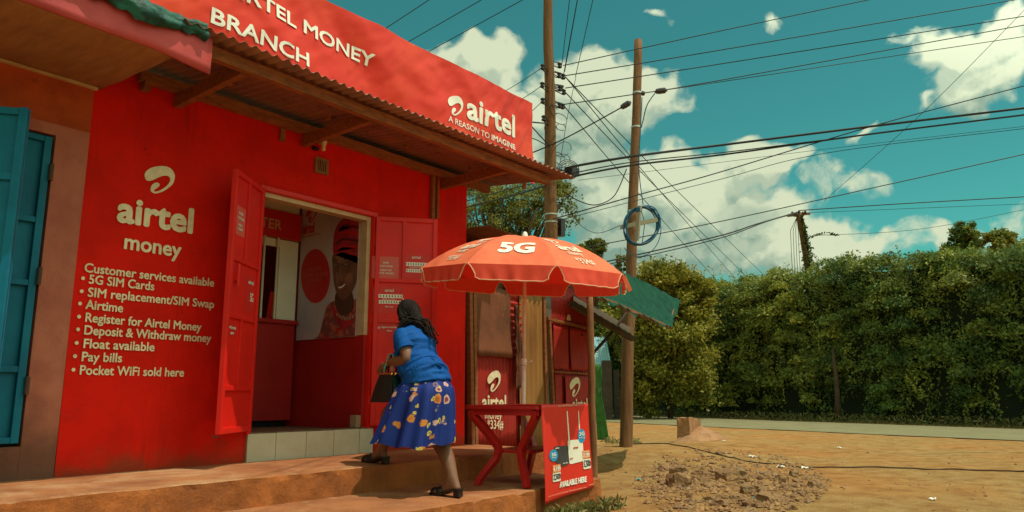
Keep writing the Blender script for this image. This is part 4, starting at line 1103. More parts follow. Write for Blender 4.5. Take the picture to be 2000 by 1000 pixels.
g = MB().lathe(tuple(ptp + np.array([0, 0, -.33])), [(.03, 0), (.03, .05)], 12); g.build('runner', 'pole_metal', um)
sgn = 1 if (np.array([-math.sin(PH0), math.cos(PH0)]) @ rh) > 0 else -1
def ulet(body, i, lat, rad, w_, cap, bold, m='print_white_worn'):
    ph = PH0 + i * math.pi / 4 * sgn; mb = MB(); slope = math.hypot(UR, UH)
    lettering(mb, body, lambda a, b: tuple(upoint(ph, sgn * (lat + a), rad - b / slope, .006)), w_, cap, bold, 'C'); mb.build('lettering', m, um, recalc=False)
ulet('5G', 0, .012, .83, .285, .20, .05, 'print_white')
for i in (1, -1):
    ph = PH0 + i * math.pi / 4 * sgn; mb = MB(); slope = math.hypot(UR, UH)
    emblem(mb, lambda a, b: tuple(upoint(ph, sgn * (-.125 + a), .56 - b / slope, .006)), .17); mb.build('emblem', 'print_white_worn', um, recalc=False)
    ulet('airtel', i, .005, .72, .25, .13, .04); ulet('money', i, .0, .80, .16, .07, .02); ulet('*334#', i, .02, .93, .20, .075, .02)
rc = upoint(PH0 + sgn * math.pi / 4, sgn * UR * math.sin(math.pi / 8), 1.0)
g = MB(); g.grid(3, 6, lambda a, b: tuple(rc + np.append(rh * (.01 + .055 * b + .03 * (a - .5)), -.03 - .13 * b + .02 * a))); g.build('tie_strap', 'umbrella_red', um, smooth=True)

# ============================================================ PLASTIC TABLE AND ITS POSTER
TZ = .918
T0 = atZ(1055, 792, TZ); T0 = atY(1055, 792, -2.08); TZ = T0[2]
TA = R_(9.0); E1 = np.array([math.cos(TA), math.sin(TA), 0]); E2 = np.array([-math.sin(TA), math.cos(TA), 0]); EZ = np.array([0, 0, 1.0])
tl_ = atV(905, 788, T0[:2], E2[:2]); TL2 = float((tl_ - T0)[:2] @ E2[:2])
tr_ = atV(1146, 787, T0[:2], E1[:2]); TL1 = float((tr_ - T0)[:2] @ E1[:2])
TL2 = min(max(TL2, .7), 1.1); TL1 = min(max(TL1, .7), 1.0)
tb_ = thing('plastic_table', 'red plastic garden table with bowed legs and a lower shelf under the umbrella', 'table', tuple(T0 + E1 * TL1 / 2 + E2 * TL2 / 2 - EZ * (TZ - .24)))
def T(u, v, z): return T0 + E1 * u + E2 * v + EZ * z
def rr_poly(x0, y0, x1, y1, r, n=5):
    out = []
    for cx, cy, a in ((x1 - r, y1 - r, 0), (x0 + r, y1 - r, 90), (x0 + r, y0 + r, 180), (x1 - r, y0 + r, 270)):
        for k in range(n + 1): t = R_(a + 90 * k / n); out.append((cx + r * math.cos(t), cy + r * math.sin(t)))
    return out
g = MB().prism(rr_poly(0, 0, TL1, TL2, .05), lambda a, b, c: T(a, b, -c), .035); g.build('tabletop', 'table_plastic', tb_, bevel=.006)
g = MB()
for (a, b, c, d) in ((.03, .03, TL1 - .03, .045), (.03, TL2 - .045, TL1 - .03, TL2 - .03), (.03, .046, .045, TL2 - .046), (TL1 - .045, .046, TL1 - .03, TL2 - .046)):
    g.frame(T0, E1, E2, EZ, (a, b, -.085), (c, d, -.0351))
g.build('apron', 'table_plastic', tb_)
LH = TZ - .24
for cu, cv_ in ((0, 0), (1, 0), (0, 1), (1, 1)):
    pts = []
    for t, iu, iv in ((0, .045, .06), (.10, .06, .075), (.30, .12, .17), (.48, .16, .25), (.56, .165, .265), (.66, .145, .25), (.82, .075, .19), (.93, .035, .15), (1.0, .02, .135)):
        u = iu if cu == 0 else TL1 - iu; v = iv if cv_ == 0 else TL2 - iv
        pts.append(T(u, v, -.036 - (LH - .036) * t))
    MB().tube(pts, [.044, .044, .043, .043, .043, .041, .037, .036, .036], 4, sq=(1.15, .85)).build('leg', 'table_plastic', tb_, bevel=.004)
g = MB().prism(rr_poly(.2, .2, TL1 - .2, TL2 - .2, .06), lambda a, b, c: T(a, b, -.565 * LH - c), .03); g.build('shelf', 'table_plastic', tb_, bevel=.005)
po = thing('hanging_poster', 'red printed poster of two routers with prices hanging from the plastic table', 'poster', tuple(T(TL1 / 2, -.03, -.4)))
bl_ = atY(1058, 987, T0[1] - .035); ph_ = TZ - bl_[2]
def SH(u, v, k=0.0):
    """sheet: u across, v down from the table edge"""
    bend = .028 * v ** 1.2 + .012 * math.sin(u * 5 + v * 3) * v
    dn = ph_ * v * (1 - .045 * u)
    return T(0, 0, 0) + E1 * (-.005 + u * (TL1 + .01)) - E2 * (.012 + bend + k) - EZ * (dn - .004)
g = MB(); g.grid(16, 30, lambda a, b: tuple(SH(a, b))); g.build('sheet', 'poster_sheet', po, smooth=True, solid=.0015)
g = MB(); g.grid(8, 8, lambda a, b: tuple(T(-.005 + a * (TL1 + .01), -.012 + b * .32 * (1 - .2 * a), .005 + .003 * math.sin(a * 6)))); g.build('folded_flap', 'poster_sheet', po, smooth=True, solid=.0015)
def SP(x, y, k=.003):
    x = 1040 + x / 4.164; y = 760 + y / 4.164
    v = .5
    for _ in range(4):
        xl = 1055 + 3 * v; xr = 1146 + 7 * v; u = (x - xl) / (xr - xl); yt = 792 - 5 * u; yb = 987 - 29 * u; v = (y - yt) / (yb - yt)
    return tuple(SH(u, v, k))
def spoly(name, pts, m, k, smooth=False):
    P_ = np.array(pts, float)
    if smooth: P_ = _catmull(P_, 4)
    n = len(P_); c = P_.mean(0); mb = MB()
    mb.add([SP(c[0], c[1], k)] + [SP(p[0], p[1], k) for p in P_], [(0, i + 1, (i + 1) % n + 1) for i in range(n)])
    return mb.build(name, m, po, recalc=False)
def stext(body, pl, prr, cap, m, bold=.01, k=.008):
    mb = MB(); L = math.hypot(prr[0] - pl[0], prr[1] - pl[1])
    lettering(mb, body, lambda a, b: SP(pl[0] + (prr[0] - pl[0]) * a / L, pl[1] + (prr[1] - pl[1]) * a / L - b, k), L, cap, bold); mb.build('lettering', m, po, recalc=False)
spoly('antenna', [(252,180),(260,180),(278,428),(266,428)], 'router_white', .004); spoly('antenna', [(349,178),(355,178),(367,345),(358,345)], 'router_white', .004)
spoly('white_router', [(258,445),(262,430),(380,420),(388,432),(393,596),(385,606),(285,630),(274,622)], 'router_white', .005)
spoly('dark_router', [(145,490),(150,478),(252,473),(262,484),(270,615),(262,632),(215,648),(145,600)], 'router_dark', .006)
spoly('blue_disc', [(140 + 34 * math.cos(t * math.pi / 8), 553 + 50 * math.sin(t * math.pi / 8)) for t in range(16)], 'blue_print', .007)
spoly('blue_disc', [(377 + 32 * math.cos(t * math.pi / 8), 392 + 60 * math.sin(t * math.pi / 8)) for t in range(16)], 'blue_print', .007)
spoly('orange_tag', [(130,635),(196,624),(197,690),(130,697)], 'orange_print', .007); spoly('price_tag', [(131,700),(198,692),(199,758),(192,765),(138,771),(131,765)], 'router_white', .007)
spoly('orange_tag', [(381,520),(440,510),(441,580),(383,588)], 'orange_print', .007); spoly('price_tag', [(384,591),(446,583),(447,658),(440,666),(392,675),(385,668)], 'router_white', .007)
stext('4,199', (134,686), (194,680), 36, 'print_white', .02); stext('2,500', (134,752), (196,745), 40, 'router_dark', .02); stext('7,199', (386,577), (438,570), 36, 'print_white', .02); stext('5,500', (388,655), (444,646), 42, 'router_dark', .02)
stext('Deposit', (140,716), (190,711), 11, 'router_dark'); stext('Monthly', (392,610), (440,604), 11, 'router_dark'); stext('Pay per week', (136,648), (192,641), 10, 'print_white'); stext('Monthly fee', (386,534), (436,527), 10, 'print_white')
stext('5G', (122,560), (156,556), 26, 'print_white', .03); stext('Wi-Fi', (122,578), (156,575), 11, 'print_white'); stext('5G', (356,390), (400,386), 30, 'print_white', .03); stext('UP TO 100', (352,415), (402,411), 12, 'print_white')
stext('airtel', (306,500), (345,495), 16, 'poster_red', .03); stext('airtel', (152,500), (182,498), 14, 'print_white', .02); stext('airtel', (275,590), (300,586), 12, 'poster_red', .02); stext('SMART BOX', (216,628), (258,620), 9, 'print_white')
stext('AVAILABLE HERE', (190,820), (403,778), 44, 'print_white', .035)
stext('airtel Terms and conditions apply. Visit an airtel shop for more', (95,890), (400,828), 11, 'piping', .004); stext('airtel', (425,812), (462,803), 11, 'piping', .01)
stext('5G AND POCKET WIFI', (182,146), (342,134), 15, 'piping', .01)

# ============================================================ POLES
D1 = 12.45
def upole(name, label, base, top, r0, r1, n=26, seed=1.0):
    t_ = thing(name, label, 'utility pole', (base[0], base[1], base[2]))
    g = MB(); b, t = np.array(base, float), np.array(top, float)
    ts = np.linspace(-.03, 1, n)
    g.tube([b + (t - b) * k + np.array([.03 * fbm(k * 3, seed), .03 * fbm(k * 3, seed + 5), 0]) for k in ts], [(r0 + (r1 - r0) * k) * (1 + .04 * fbm(k * 9, seed + 9)) for k in ts], 18)
    g.build('shaft', 'pole_wood', t_, smooth=True)
    return t_, lambda k: (b + (t - b) * k + np.array([.03 * fbm(k * 3, seed), .03 * fbm(k * 3, seed + 5), 0]), (r0 + (r1 - r0) * k))
pa = atY(1077, 455, 1.2); pb_ = atY(1071, 0, 1.2)
dirp = (pb_ - pa) / (pb_[2] - pa[2])
b1 = pa - dirp * (pa[2] - .02); t1 = pb_ + dirp * .9
pole1, pf1 = upole('utility_pole', 'tall wooden utility pole with clustered insulators rising behind the tin canopy', b1, t1, .128, .075, seed=2.2)
def kz(b, t, z): return (z - b[2]) / (t[2] - b[2])
def band(par, pf, k, m='band_metal', h=.03, ex=.006):
    p, r = pf(k); g = MB().lathe((p[0], p[1], p[2] - h / 2), [(r + ex, 0), (r + ex, h)], 18); g.build('clamp_band', m, par)
for y in (345, 419, 434): band(pole1, pf1, kz(b1, t1, atY(1076, y, 1.2)[2]), h=.022)
g = MB(); q = atY(1095, 445, 1.15); g.box((q[0] - .07, q[1] - .06, q[2] - .15), (q[0] + .05, q[1] + .06, q[2] + .15)); g.box((q[0] - .16, q[1] - .02, q[2] - .02), (q[0] - .071, q[1] + .02, q[2] + .02)); g.build('meter_box', 'insulator', pole1, bevel=.006)
ANCH = {}
def insul(par, x, y, Y, s=1.0, dark=.5, key=None):
    """spool insulator on its bracket, axis vertical"""
    p = atY(x, y, Y); g = MB()
    g.lathe((p[0], p[1], p[2] - .05 * s), [(.018 * s, 0), (.040 * s, .012 * s), (.040 * s, .03 * s), (.024 * s, .045 * s), (.024 * s, .055 * s), (.040 * s, .07 * s), (.040 * s, .088 * s), (.018 * s, .1 * s)], 12)
    c, r = pf1(kz(b1, t1, p[2]))
    g.tube([c, (p[0], p[1], p[2] + .05 * s)], .010, 6); g.tube([c + np.array([0, 0, -.05]), (p[0], p[1], p[2] - .05 * s)], .010, 6)
    g.build('insulator', 'insulator', par, smooth=False)
    return p
for x, y in ((1093, 128), (1092, 147), (1100, 150), (1094, 173), (1101, 180), (1093, 206), (1060, 131), (1059, 166), (1060, 197), (1062, 231), (1097, 172), (1099, 208)):
    insul(pole1, x, y, 1.2 + rnd.uniform(-.08, .05), 1.0)
g = MB()
for k in range(7):
    c = atY(1056 + rnd.random() * 46, 205 + rnd.random() * 150, 1.1 + rnd.random() * .1); R0 = .06 + rnd.random() * .08
    ph = rnd.random() * 6
    g.tube([c + R0 * (math.cos(t) * np.array([.8, -.6, 0]) + math.sin(t) * np.array([0, 0, 1])) * (1 + .2 * math.sin(2 * t + ph)) for t in np.linspace(0, 5.6, 14)], .006, 5)
for (x, y) in ((1118, 335),):
    for k in range(3):
        c = atY(x - 8, y - 4, 1.05 - k * .03)
        g.tube([c + (.13 + .03 * k) * (math.cos(t) * np.array([.8, -.6, 0]) + .9 * math.sin(t) * np.array([0, 0, 1])) for t in np.linspace(-1.5, 3.9, 16)], .007, 5)
g.build('wire_loops', 'wire', pole1)
q = atY(1118, 336, 1.05); g = MB().box((q[0] - .13, q[1] - .08, q[2] - .07), (q[0] + .1, q[1] + .08, q[2] + .07)); g.tube([pf1(kz(b1, t1, q[2]))[0], q], .014, 6); g.build('cable_box', 'insulator', pole1, bevel=.01)

b2 = atZ(1222, 880, ground_z(12.35, 1.2)); t2 = atY(1246, 80, b2[1])
pole2, pf2 = upole('utility_pole', 'bare round-topped wooden pole standing in the dirt, blue cable coil on it', b2, t2, .106, .074, seed=6.1)
for y in (180, 248, 414, 441): band(pole2, pf2, kz(b2, t2, atY(1240, y, b2[1])[2]), h=.03)
p, r = pf2(1.0); MB().lathe((p[0], p[1], p[2] - .02), [(r, 0), (r * .9, .04), (r * .5, .06)], 16).build('pole_cap', 'pole_wood', pole2, smooth=True)
q = atY(1256, 182, b2[1] - .1); g = MB().tube([pf2(kz(b2, t2, q[2]))[0], q], .018, 6); g.lathe(tuple(q - np.array([0, 0, .04])), [(.03, 0), (.04, .03), (.03, .07)], 10); g.build('hook', 'insulator', pole2)
D2 = float((b2 - CAM) @ CF) + .3
# coil of blue cable
cc = atD(1252, 441, D2 - .15)
coil = thing('cable_coil', 'round coil of blue cable tied to the bare wooden pole', 'cable coil', tuple(cc))
ex = np.array([.75, -.62, .22]); ex /= np.linalg.norm(ex); ez = np.array([.0, .0, 1.0])
for k in range(8):
    Rk = .285 + .05 * rnd.random(); off = np.array([-.5, -.5, 0]) * (.02 * k - .04)
    MB().tube([cc + off + Rk * (math.cos(t) * ex + 1.02 * math.sin(t) * ez) + np.array([0, 0, .01 * math.sin(3 * t + k)]) + .018 * math.sin(2 * t + 2 * k) * ex for t in np.linspace(0, 2 * math.pi, 40)], .009, 6, cap=False).build('cable_loop', 'blue_cable', coil, smooth=True)
MB().tube([cc + (.36) * (math.cos(t) * ex + 1.15 * math.sin(t) * ez) + np.array([0, 0, -.1]) for t in np.linspace(-2.6, .2, 24)], .007, 5).build('cable_loop', 'blue_cable', coil)
MB().tube([cc + np.array([0, 0, .3]), cc + np.array([.04, -.05, .05]), cc + np.array([.02, 0, -.3])], .007, 5).build('cable_loop', 'blue_cable', coil)
a = atD(1211, 444, D2 - .2); b = atD(1284, 429, D2 - .2); MB().bar(a, b, .03, .07).build('cross_bar', 'pale_wood', coil)
a = atD(1250, 402, D2 - .22); b = atD(1244, 470, D2 - .22); MB().bar(a, b, .05, .05, up=(1, 0, 0)).build('cross_bar', 'pale_wood', coil)
MB().box(tuple(atD(1248, 410, D2 - .2) - .04), tuple(atD(1248, 410, D2 - .2) + .04)).build('cable_tie', 'blue_cable', coil, bevel=.01)

# far pole wrapped in creeper behind the hedge
D3 = 33.5
A3 = np.array([.61, -.79, 0.1])
a = atD(1583, 560, D3); b = atD(1559, 414, D3)
dz = (b - a) / (b[2] - a[2]); a0 = a - dz * a[2]
pole3, pf3 = upole('utility_pole', 'distant leaning pole wrapped in creeper above the hedge', a0, b, .15, .11, seed=8.3)
g = MB()
for k in range(7): q = b + np.array([rnd.uniform(-.3, .35), rnd.uniform(-.3, .3), rnd.uniform(-.25, .02)]); g.lathe(tuple(q), [(.02, 0), (.06, .02), (.05, .08), (.02, .12)], 8); g.tube([b - dz * .2, q], .02, 5)
g.build('insulator', 'insulator', pole3)
q = b - dz * .12; g = MB().bar(q - A3 * .5, q + A3 * .5, .09, .09); g.build('crossarm', 'pole_wood', pole3)
gg = np.random.default_rng(3); pts = []
for k in range(1300):
    t = gg.random() ** .8; p = a + (b - a) * (t * .93); w_ = .06 + .24 * (1 - t) ** 1.6
    pts.append(p + gg.normal(size=3) * np.array([w_, w_, .1]) * .75 + np.array([.15 * (1 - t), -.1, 0]))
leaf_mesh('creeper', pts, .13, 'leaf_creeper', pole3, seed=4)
g = MB()
for k in range(4): 
    x = 1546 + k * 5; g.tube([atD(1556, 425, D3 - .3), atD(x - 2, 450, D3 - .3), atD(x, 500, D3 - .3), atD(x + 4, 560, D3 - .3)], .012, 5)
g.build('drop_wire', 'wire', pole3)

# ============================================================ OVERHEAD WIRES
def wire(label, pts, r=.008, sag=.0, group=None, name='overhead_wire', m='wire'):
    """pts: (px x, px y, depth); straight chords with sag, smoothed through"""
    P_ = [atD(*p) for p in pts]
    if pts[-1][0] > 2000 or pts[-1][1] < -50: P_.append(P_[-1] + (P_[-1] - P_[-2]) * 1.6)     # runs on to the next pole, out of sight
    out = []
    for i in range(len(P_) - 1):
        n = 14
        for k in range(n + (i == len(P_) - 2)):
            t = k / n
            if len(P_) > 2:
                p0 = P_[max(i - 1, 0)]; p1 = P_[i]; p2 = P_[i + 1]; p3 = P_[min(i + 2, len(P_) - 1)]
                q = .5 * (2 * p1 + (p2 - p0) * t + (2 * p0 - 5 * p1 + 4 * p2 - p3) * t * t + (3 * p1 - p0 - 3 * p2 + p3) * t ** 3)
            else:
                q = P_[i] * (1 - t) + P_[i + 1] * t - np.array([0, 0, sag * 4 * t * (1 - t)])
            out.append(q)
    mid = out[len(out) // 2]
    o = MB().tube(out, r, 5).build(name, m, loc=tuple(mid), recalc=False)
    return tag(o, label, 'wire', group)
E_ = D1 + 1.2
wire('topmost of the wires running right from the insulators of the tall pole', [(1100, 128, D1), (1400, 62, E_), (1800, -22, E_ + 1)], .0085, group='power lines to the right')
wire('second highest wire running right from the insulators of the tall pole', [(1103, 148, D1), (1400, 99, E_), (2050, -12, E_ + 1)], .009, group='power lines to the right')
wire('third highest wire running right from the insulators of the tall pole', [(1104, 172, D1), (1400, 126, E_), (2050, 24, E_ + 1)], .009, group='power lines to the right')
wire('fourth highest wire running right from the insulators of the tall pole', [(1100, 204, D1), (1240, 184, D1 + .5), (1400, 158, E_), (2050, 40, E_ + 1)], .009, group='power lines to the right')
wire('thin wire just under the four power lines, right of the bare pole', [(1257, 182, D2 - .2), (1400, 161, E_), (2050, 64, E_ + 1)], .007, group='power lines to the right')
wire('thick black cable, upper of the heavy pair crossing the sky to the right', [(1114, 326, D1 - .3), (1238, 305, D1), (1420, 282, E_), (1700, 247, E_), (2060, 204, E_)], .022, group='heavy black cables')
wire('thick black cable, lower of the heavy pair crossing the sky to the right', [(1122, 344, D1 - .3), (1240, 322, D1), (1420, 301, E_), (1700, 262, E_), (2060, 217, E_)], .017, group='heavy black cables')
wire('thinner cable between the heavy pair near the bare pole', [(1120, 338, D1 - .3), (1240, 316, D1), (1420, 297, E_), (1620, 272, E_)], .010, group='heavy black cables')
wire('wire rising from behind the umbrella across the heavy cables to the right edge', [(1080, 428, D1), (1245, 381, D1), (1400, 338, E_), (1720, 242, E_), (2060, 152, E_)], .010)
wire('thin wire below the heavy cables that fades towards the right edge', [(1085, 432, D1), (1400, 352, E_), (1620, 298, E_), (2060, 244, E_)], .006)
wire('faint thin wire close under the heavy cables from the tall pole', [(1130, 352, D1), (1400, 318, E_), (1640, 288, E_), (2060, 240, E_)], .004)
wire('long low wire passing behind the cable coil and above the leaning far pole', [(1150, 482, D1 + 3), (1400, 434, D1 + 4), (1750, 357, D1 + 4), (2060, 288, D1 + 4)], .011)
wire('cable bundle arriving at the leaning far pole from the left, upper', [(1180, 512, 28), (1400, 462, 31), (1480, 437, 32), (1559, 414, D3)], .030, group='cables to the far pole')
wire('cable bundle arriving at the leaning far pole from the left, lower', [(1190, 516, 28), (1400, 467, 31), (1500, 432, 32), (1559, 416, D3)], .022, group='cables to the far pole')
wire('dark wire leaving the leaning far pole to the right edge, upper', [(1562, 411, D3), (1760, 398, D3), (2060, 381, D3)], .022, group='cables from the far pole')
wire('faint wire leaving the leaning far pole to the right edge, lower', [(1562, 416, D3), (1760, 408, D3), (2060, 396, D3)], .010, group='cables from the far pole')
wire('faint wire above the two round trees at the right', [(1590, 460, D3), (1800, 447, D3), (2060, 398, D3)], .010)
wire('thin wire slanting steeply from the top right corner down to the leaning far pole', [(2010, 10, 24), (1800, 222, 27), (1610, 392, 32)], .009)
for (x0, y0, x1, y1) in ((1106, 152, 1443, 552), (1102, 178, 1470, 552), (1104, 150, 1500, 545), (1100, 205, 1400, 548)):
    wire('thin wire of the fan sloping down from the tall pole to the hedge top', [(x0, y0, D1), ((x0 + x1) / 2 + 4, (y0 + y1) / 2 + 9, 19), (x1, y1, 36)], .009, group='fan of wires sloping down to the hedge')
for (x0, y0, x1, y1) in ((1097, 130, 1130, -150), (1100, 150, 1175, -260), (1124, 150, 1210, -230), (1103, 140, 1160, -180)):
    wire('wire climbing steeply from the tall pole out of the top of the picture', [(x0, y0, D1), (x1, y1, 9.5)], .006, .05, group='wires climbing out at the top')
wire('thin wire dropping beside the tall pole to the canopy corner', [(1125, 150, D1), (1108, 230, D1 - .3), (1094, 318, D1 - .5)], .005)
for i, (x0, y0, x1, y1) in enumerate(((640, 130, 1000, -107), (680, 149, 1100, -92), (700, 176, 1180, -88))):
    wire(('upper', 'middle', 'lower')[i] + ' of the three wires above the banner in the open sky', [(x0, y0, 15), (x1, y1, 13)], .008, .0, group='wires above the banner')
for i, (x0, y0, x1, y1, s) in enumerate(((930, 205, 1060, 131, 'upper'), (960, 222, 1060, 166, 'middle'), (985, 255, 1060, 197, 'lower'))):
    wire(s + ' of the thin wires running left from the tall pole behind the banner', [(x0, y0, 16), (x1, y1, D1)], .006, .05, group='thin wires left of the tall pole')
wire('short cable from the tall pole to the banner corner, straight', [(1030, 238, 10.5), (1066, 241, D1 - .2)], .012)
wire('short cable from the tall pole down behind the banner corner', [(1030, 238, 11), (1052, 262, D1 - .6), (1072, 284, D1 - .2)], .010)
wire('slack thin cable near the banner end, lowest one', [(1032, 268, 11.5), (1050, 274, D1 - .6), (1074, 288, D1 - .2)], .008)
wire('cable climbing from the banner end to the black splice left of the bare pole', [(1020, 306, 12.5), (1100, 272, D1), (1212, 211, D2 - .3)], .011)
wire('cable falling in a deep loop between the tall pole and the bare pole', [(1098, 372, D1 - .2), (1130, 392, D1), (1165, 400, D1), (1200, 382, D1 + .3), (1224, 330, D2 - .2)], .009)
wire('hair-thin cable sagging low between the two poles above the umbrella', [(1108, 376, D1), (1125, 430, D1), (1165, 455, D1), (1212, 440, D2 - .2)], .005)
wire('dark cable running through the feathery tree behind the canopy, upper', [(880, 412, 17), (980, 388, 15), (1068, 362, D1)], .016, group='cables through the tree')
wire('dark cable running through the feathery tree behind the canopy, lower', [(880, 402, 17), (985, 372, 15), (1068, 352, D1)], .011, group='cables through the tree')
wire('blue drop cable running down the right side of the bare pole', [(1254, 190, D2 - .2), (1251, 250, D2 - .2), (1248, 330, D2 - .2), (1256, 400, D2 - .2)], .008, m='blue_cable')
wire('blue cable hanging between the black splice and the bare pole', [(1280, 181, D2 - .3), (1264, 205, D2 - .3), (1256, 235, D2 - .2), (1252, 250, D2 - .15)], .009, m='blue_cable')
for (x0, y0, x1, y1, lab) in ((1212, 211, 1232, 199, 'black cable splice hanging left of the bare wooden pole'), (1279, 179, 1303, 176, 'black cable splice hanging right of the bare wooden pole')):
    a = atD(x0, y0, D2 - .3); b = atD(x1, y1, D2 - .3); d = (b - a)
    o = MB().tube([a, a + d * .08, a + d * .12, a + d * .3, a + d * .34, a + d * .8, a + d * .9, b], [.02, .02, .045, .045, .05, .05, .03, .02], 10).build('cable_splice', 'insulator', loc=tuple((a + b) / 2)); tag(o, lab, 'cable splice')
# the creeper-covered wire stub right of the far pole
pts = [atD(1582 + t * 52, 463 - 9 * math.sin(t * 2.6) + rnd.random() * 2, D3) for t in np.linspace(0, 1, 12) for _ in range(2)]
# ============================================================ PLANTS
gr = np.random.default_rng(11)
HN = ROADN
H0 = RN0 + ROADN * 6.9
def hpt(t, d=0.0): return H0 + ROADDIR * t + HN * d
def h_at(x, y, off=1.2):
    P = atV(x, y, H0 + HN * off, ROADDIR); return float((P[:2] - H0) @ ROADDIR), P[2]
tops = [(2080,478),(2000,484),(1979,490),(1915,503),(1847,503),(1787,508),(1702,520),(1639,525),(1554,541),(1490,546),(1439,554),(1388,556),(1320,562),(1240,575),(1160,590)]
HT = sorted(h_at(x, y) for x, y in tops)
HT = [(-14, HT[0][1] + .2)] + HT + [(HT[-1][0] + 14, HT[-1][1])]
ht_t = np.array([a for a, b in HT]); ht_z = np.array([b for a, b in HT])
hedge = thing('hedge', 'long tall overgrown green hedge along the far side of the road', 'hedge', (*hpt(4, 1.5), 0))
def htop(t): return np.interp(t, ht_t, ht_z)
g = MB()
for (d0_, d1_, k) in ((1.3, 3.2, 1),):
    def hc(u, v):
        t = -13 + (ht_t[-1] + 12) * u
        ang = math.pi * v; zt_ = htop(t) - .22 + .2 * fbm(t * 1.8, 3)
        d = 2.2 - 1.0 * math.cos(ang) * (1 + .15 * fbm(t, v * 4)); z = -.1 + (zt_ + .1) * min(1, 1.6 * math.sin(ang)) ** .8
        p = hpt(t, d); return (p[0], p[1], z)
    g.grid(90, 14, hc)
g.build('dark_core', 'hedge_core', hedge, smooth=True)  # near-black filler so gaps between the leaves read as deep shade
def hedge_pts(n):
    t = gr.uniform(-12, 16, n); s = gr.random(n)
    zt_ = np.interp(t, ht_t, ht_z)
    pts = np.zeros((n, 3)); nr = np.zeros((n, 3)); keep = np.ones(n, bool); tint = np.zeros(n)
    for i in range(n):
        cl = fbm(t[i] * 1.15, s[i] * 5.0, 1.0, 3); cl2 = fbm(t[i] * 3.0, s[i] * 11.0, 5.0, 2)
        jag = .28 * fbm(t[i] * 2.3, 8.8, 0, 3) + .12 * fbm(t[i] * 7, 2.8, 0, 2)
        H = zt_[i] + jag
        if s[i] < .80:                      # street face, lumpy
            z = .15 + (H - .15) * (s[i] / .80) ** .9; d = 1.2 - .8 * cl - .28 * cl2 - .2 * math.sin(math.pi * s[i] / .8)
            if s[i] < .12: d += .05
            nr[i] = (-HN[0] * .9, -HN[1] * .9, .35)
            keep[i] = (cl + .55 * cl2 + .18) > gr.uniform(-.55, .12)
        else:                               # top
            q = (s[i] - .80) / .20; z = H - .25 * q * q + .25 * cl2; d = 1.0 + 2.2 * q - .3 * cl
            nr[i] = (-HN[0] * .2, -HN[1] * .2, .9)
        p = hpt(t[i], d)
        pts[i] = (p[0], p[1], z) + gr.normal(size=3) * (.09, .09, .08)
        tint[i] = .22 + .5 * fbm(t[i] * .8, z * .8, 7.7, 3) + gr.normal() * .2 + .10 * (z / 5 - .5) + (.28 if t[i] > 6 else 0) * (z > 2)
    return pts[keep], nr[keep], np.clip(tint[keep], 0, 1)
p_, n_, ti_ = hedge_pts(90000)
# boughs bulging out of the face and the top, each a clump of its own tint
bp_, bn_, bt_ = [], [], []
for k in range(460):
    t = gr.uniform(-12, 16); top_ = gr.random() < .3
    H = htop(t); z = H - .1 + gr.normal() * .2 if top_ else .5 + (H - .5) * gr.random() ** .85
    d = (1.0 + gr.random() * 1.4) if top_ else .95 - .7 * fbm(t * 1.15, z, 1.0, 3) - .25 * gr.random()
    R0 = gr.uniform(.22, .55) * (1.15 if z > 2 else .9); nn = int(640 * R0); c = hpt(t, d); mu = np.clip(.25 + .5 * fbm(t * .7, z * .7, 3.3, 2) + gr.normal() * .22 + (.25 if t > 6 else 0), 0, 1)
    dv = gr.normal(size=(nn, 3)); dv /= np.linalg.norm(dv, axis=1)[:, None]; dv[:, 2] = np.abs(dv[:, 2]) * .9 - .25
    bp_.append(np.array([c[0], c[1], z]) + dv * R0 * gr.uniform(.55, 1.2, (nn, 1))); bn_.append(dv * .7 + np.array([-HN[0] * .3, -HN[1] * .3, .35])); bt_.append(np.clip(mu + gr.normal(size=nn) * .16, 0, 1))
p_ = np.vstack([p_] + bp_); n_ = np.vstack([n_] + bn_); ti_ = np.concatenate([ti_] + bt_); p_[:, 2] = np.maximum(p_[:, 2], .06)
leaf_mesh('foliage', p_, gr.choice([.07, .095, .13], len(p_)), 'leaf_hedge', hedge, tint=ti_, seed=1, nrm=n_, spread=.75)
# hanging creeper strands down the face
sp_, st_ = [], []
for k in range(420):
    t = gr.uniform(-11, 15); z0 = 1.1 + gr.random() * (htop(t) - 1.4); L = gr.uniform(.5, 1.8); d = .75 - .45 * fbm(t * 1.15, 2.0, 1, 3) + gr.normal() * .12
    th = gr.random() < .35
    for q in np.arange(0, L, .045):
        p = hpt(t + .12 * math.sin(q * 2 + k), d + .05 * math.sin(q * 3 + k))
        sp_.append((p[0] + gr.normal() * .05, p[1] + gr.normal() * .05, max(.1, z0 + .3 - q))); st_.append(min(1, max(0, (.75 if th else .25) + gr.normal() * .18)))
leaf_mesh('creeper_strands', sp_, .105, 'leaf_hedge', hedge, tint=st_, seed=5, droop=1.2)
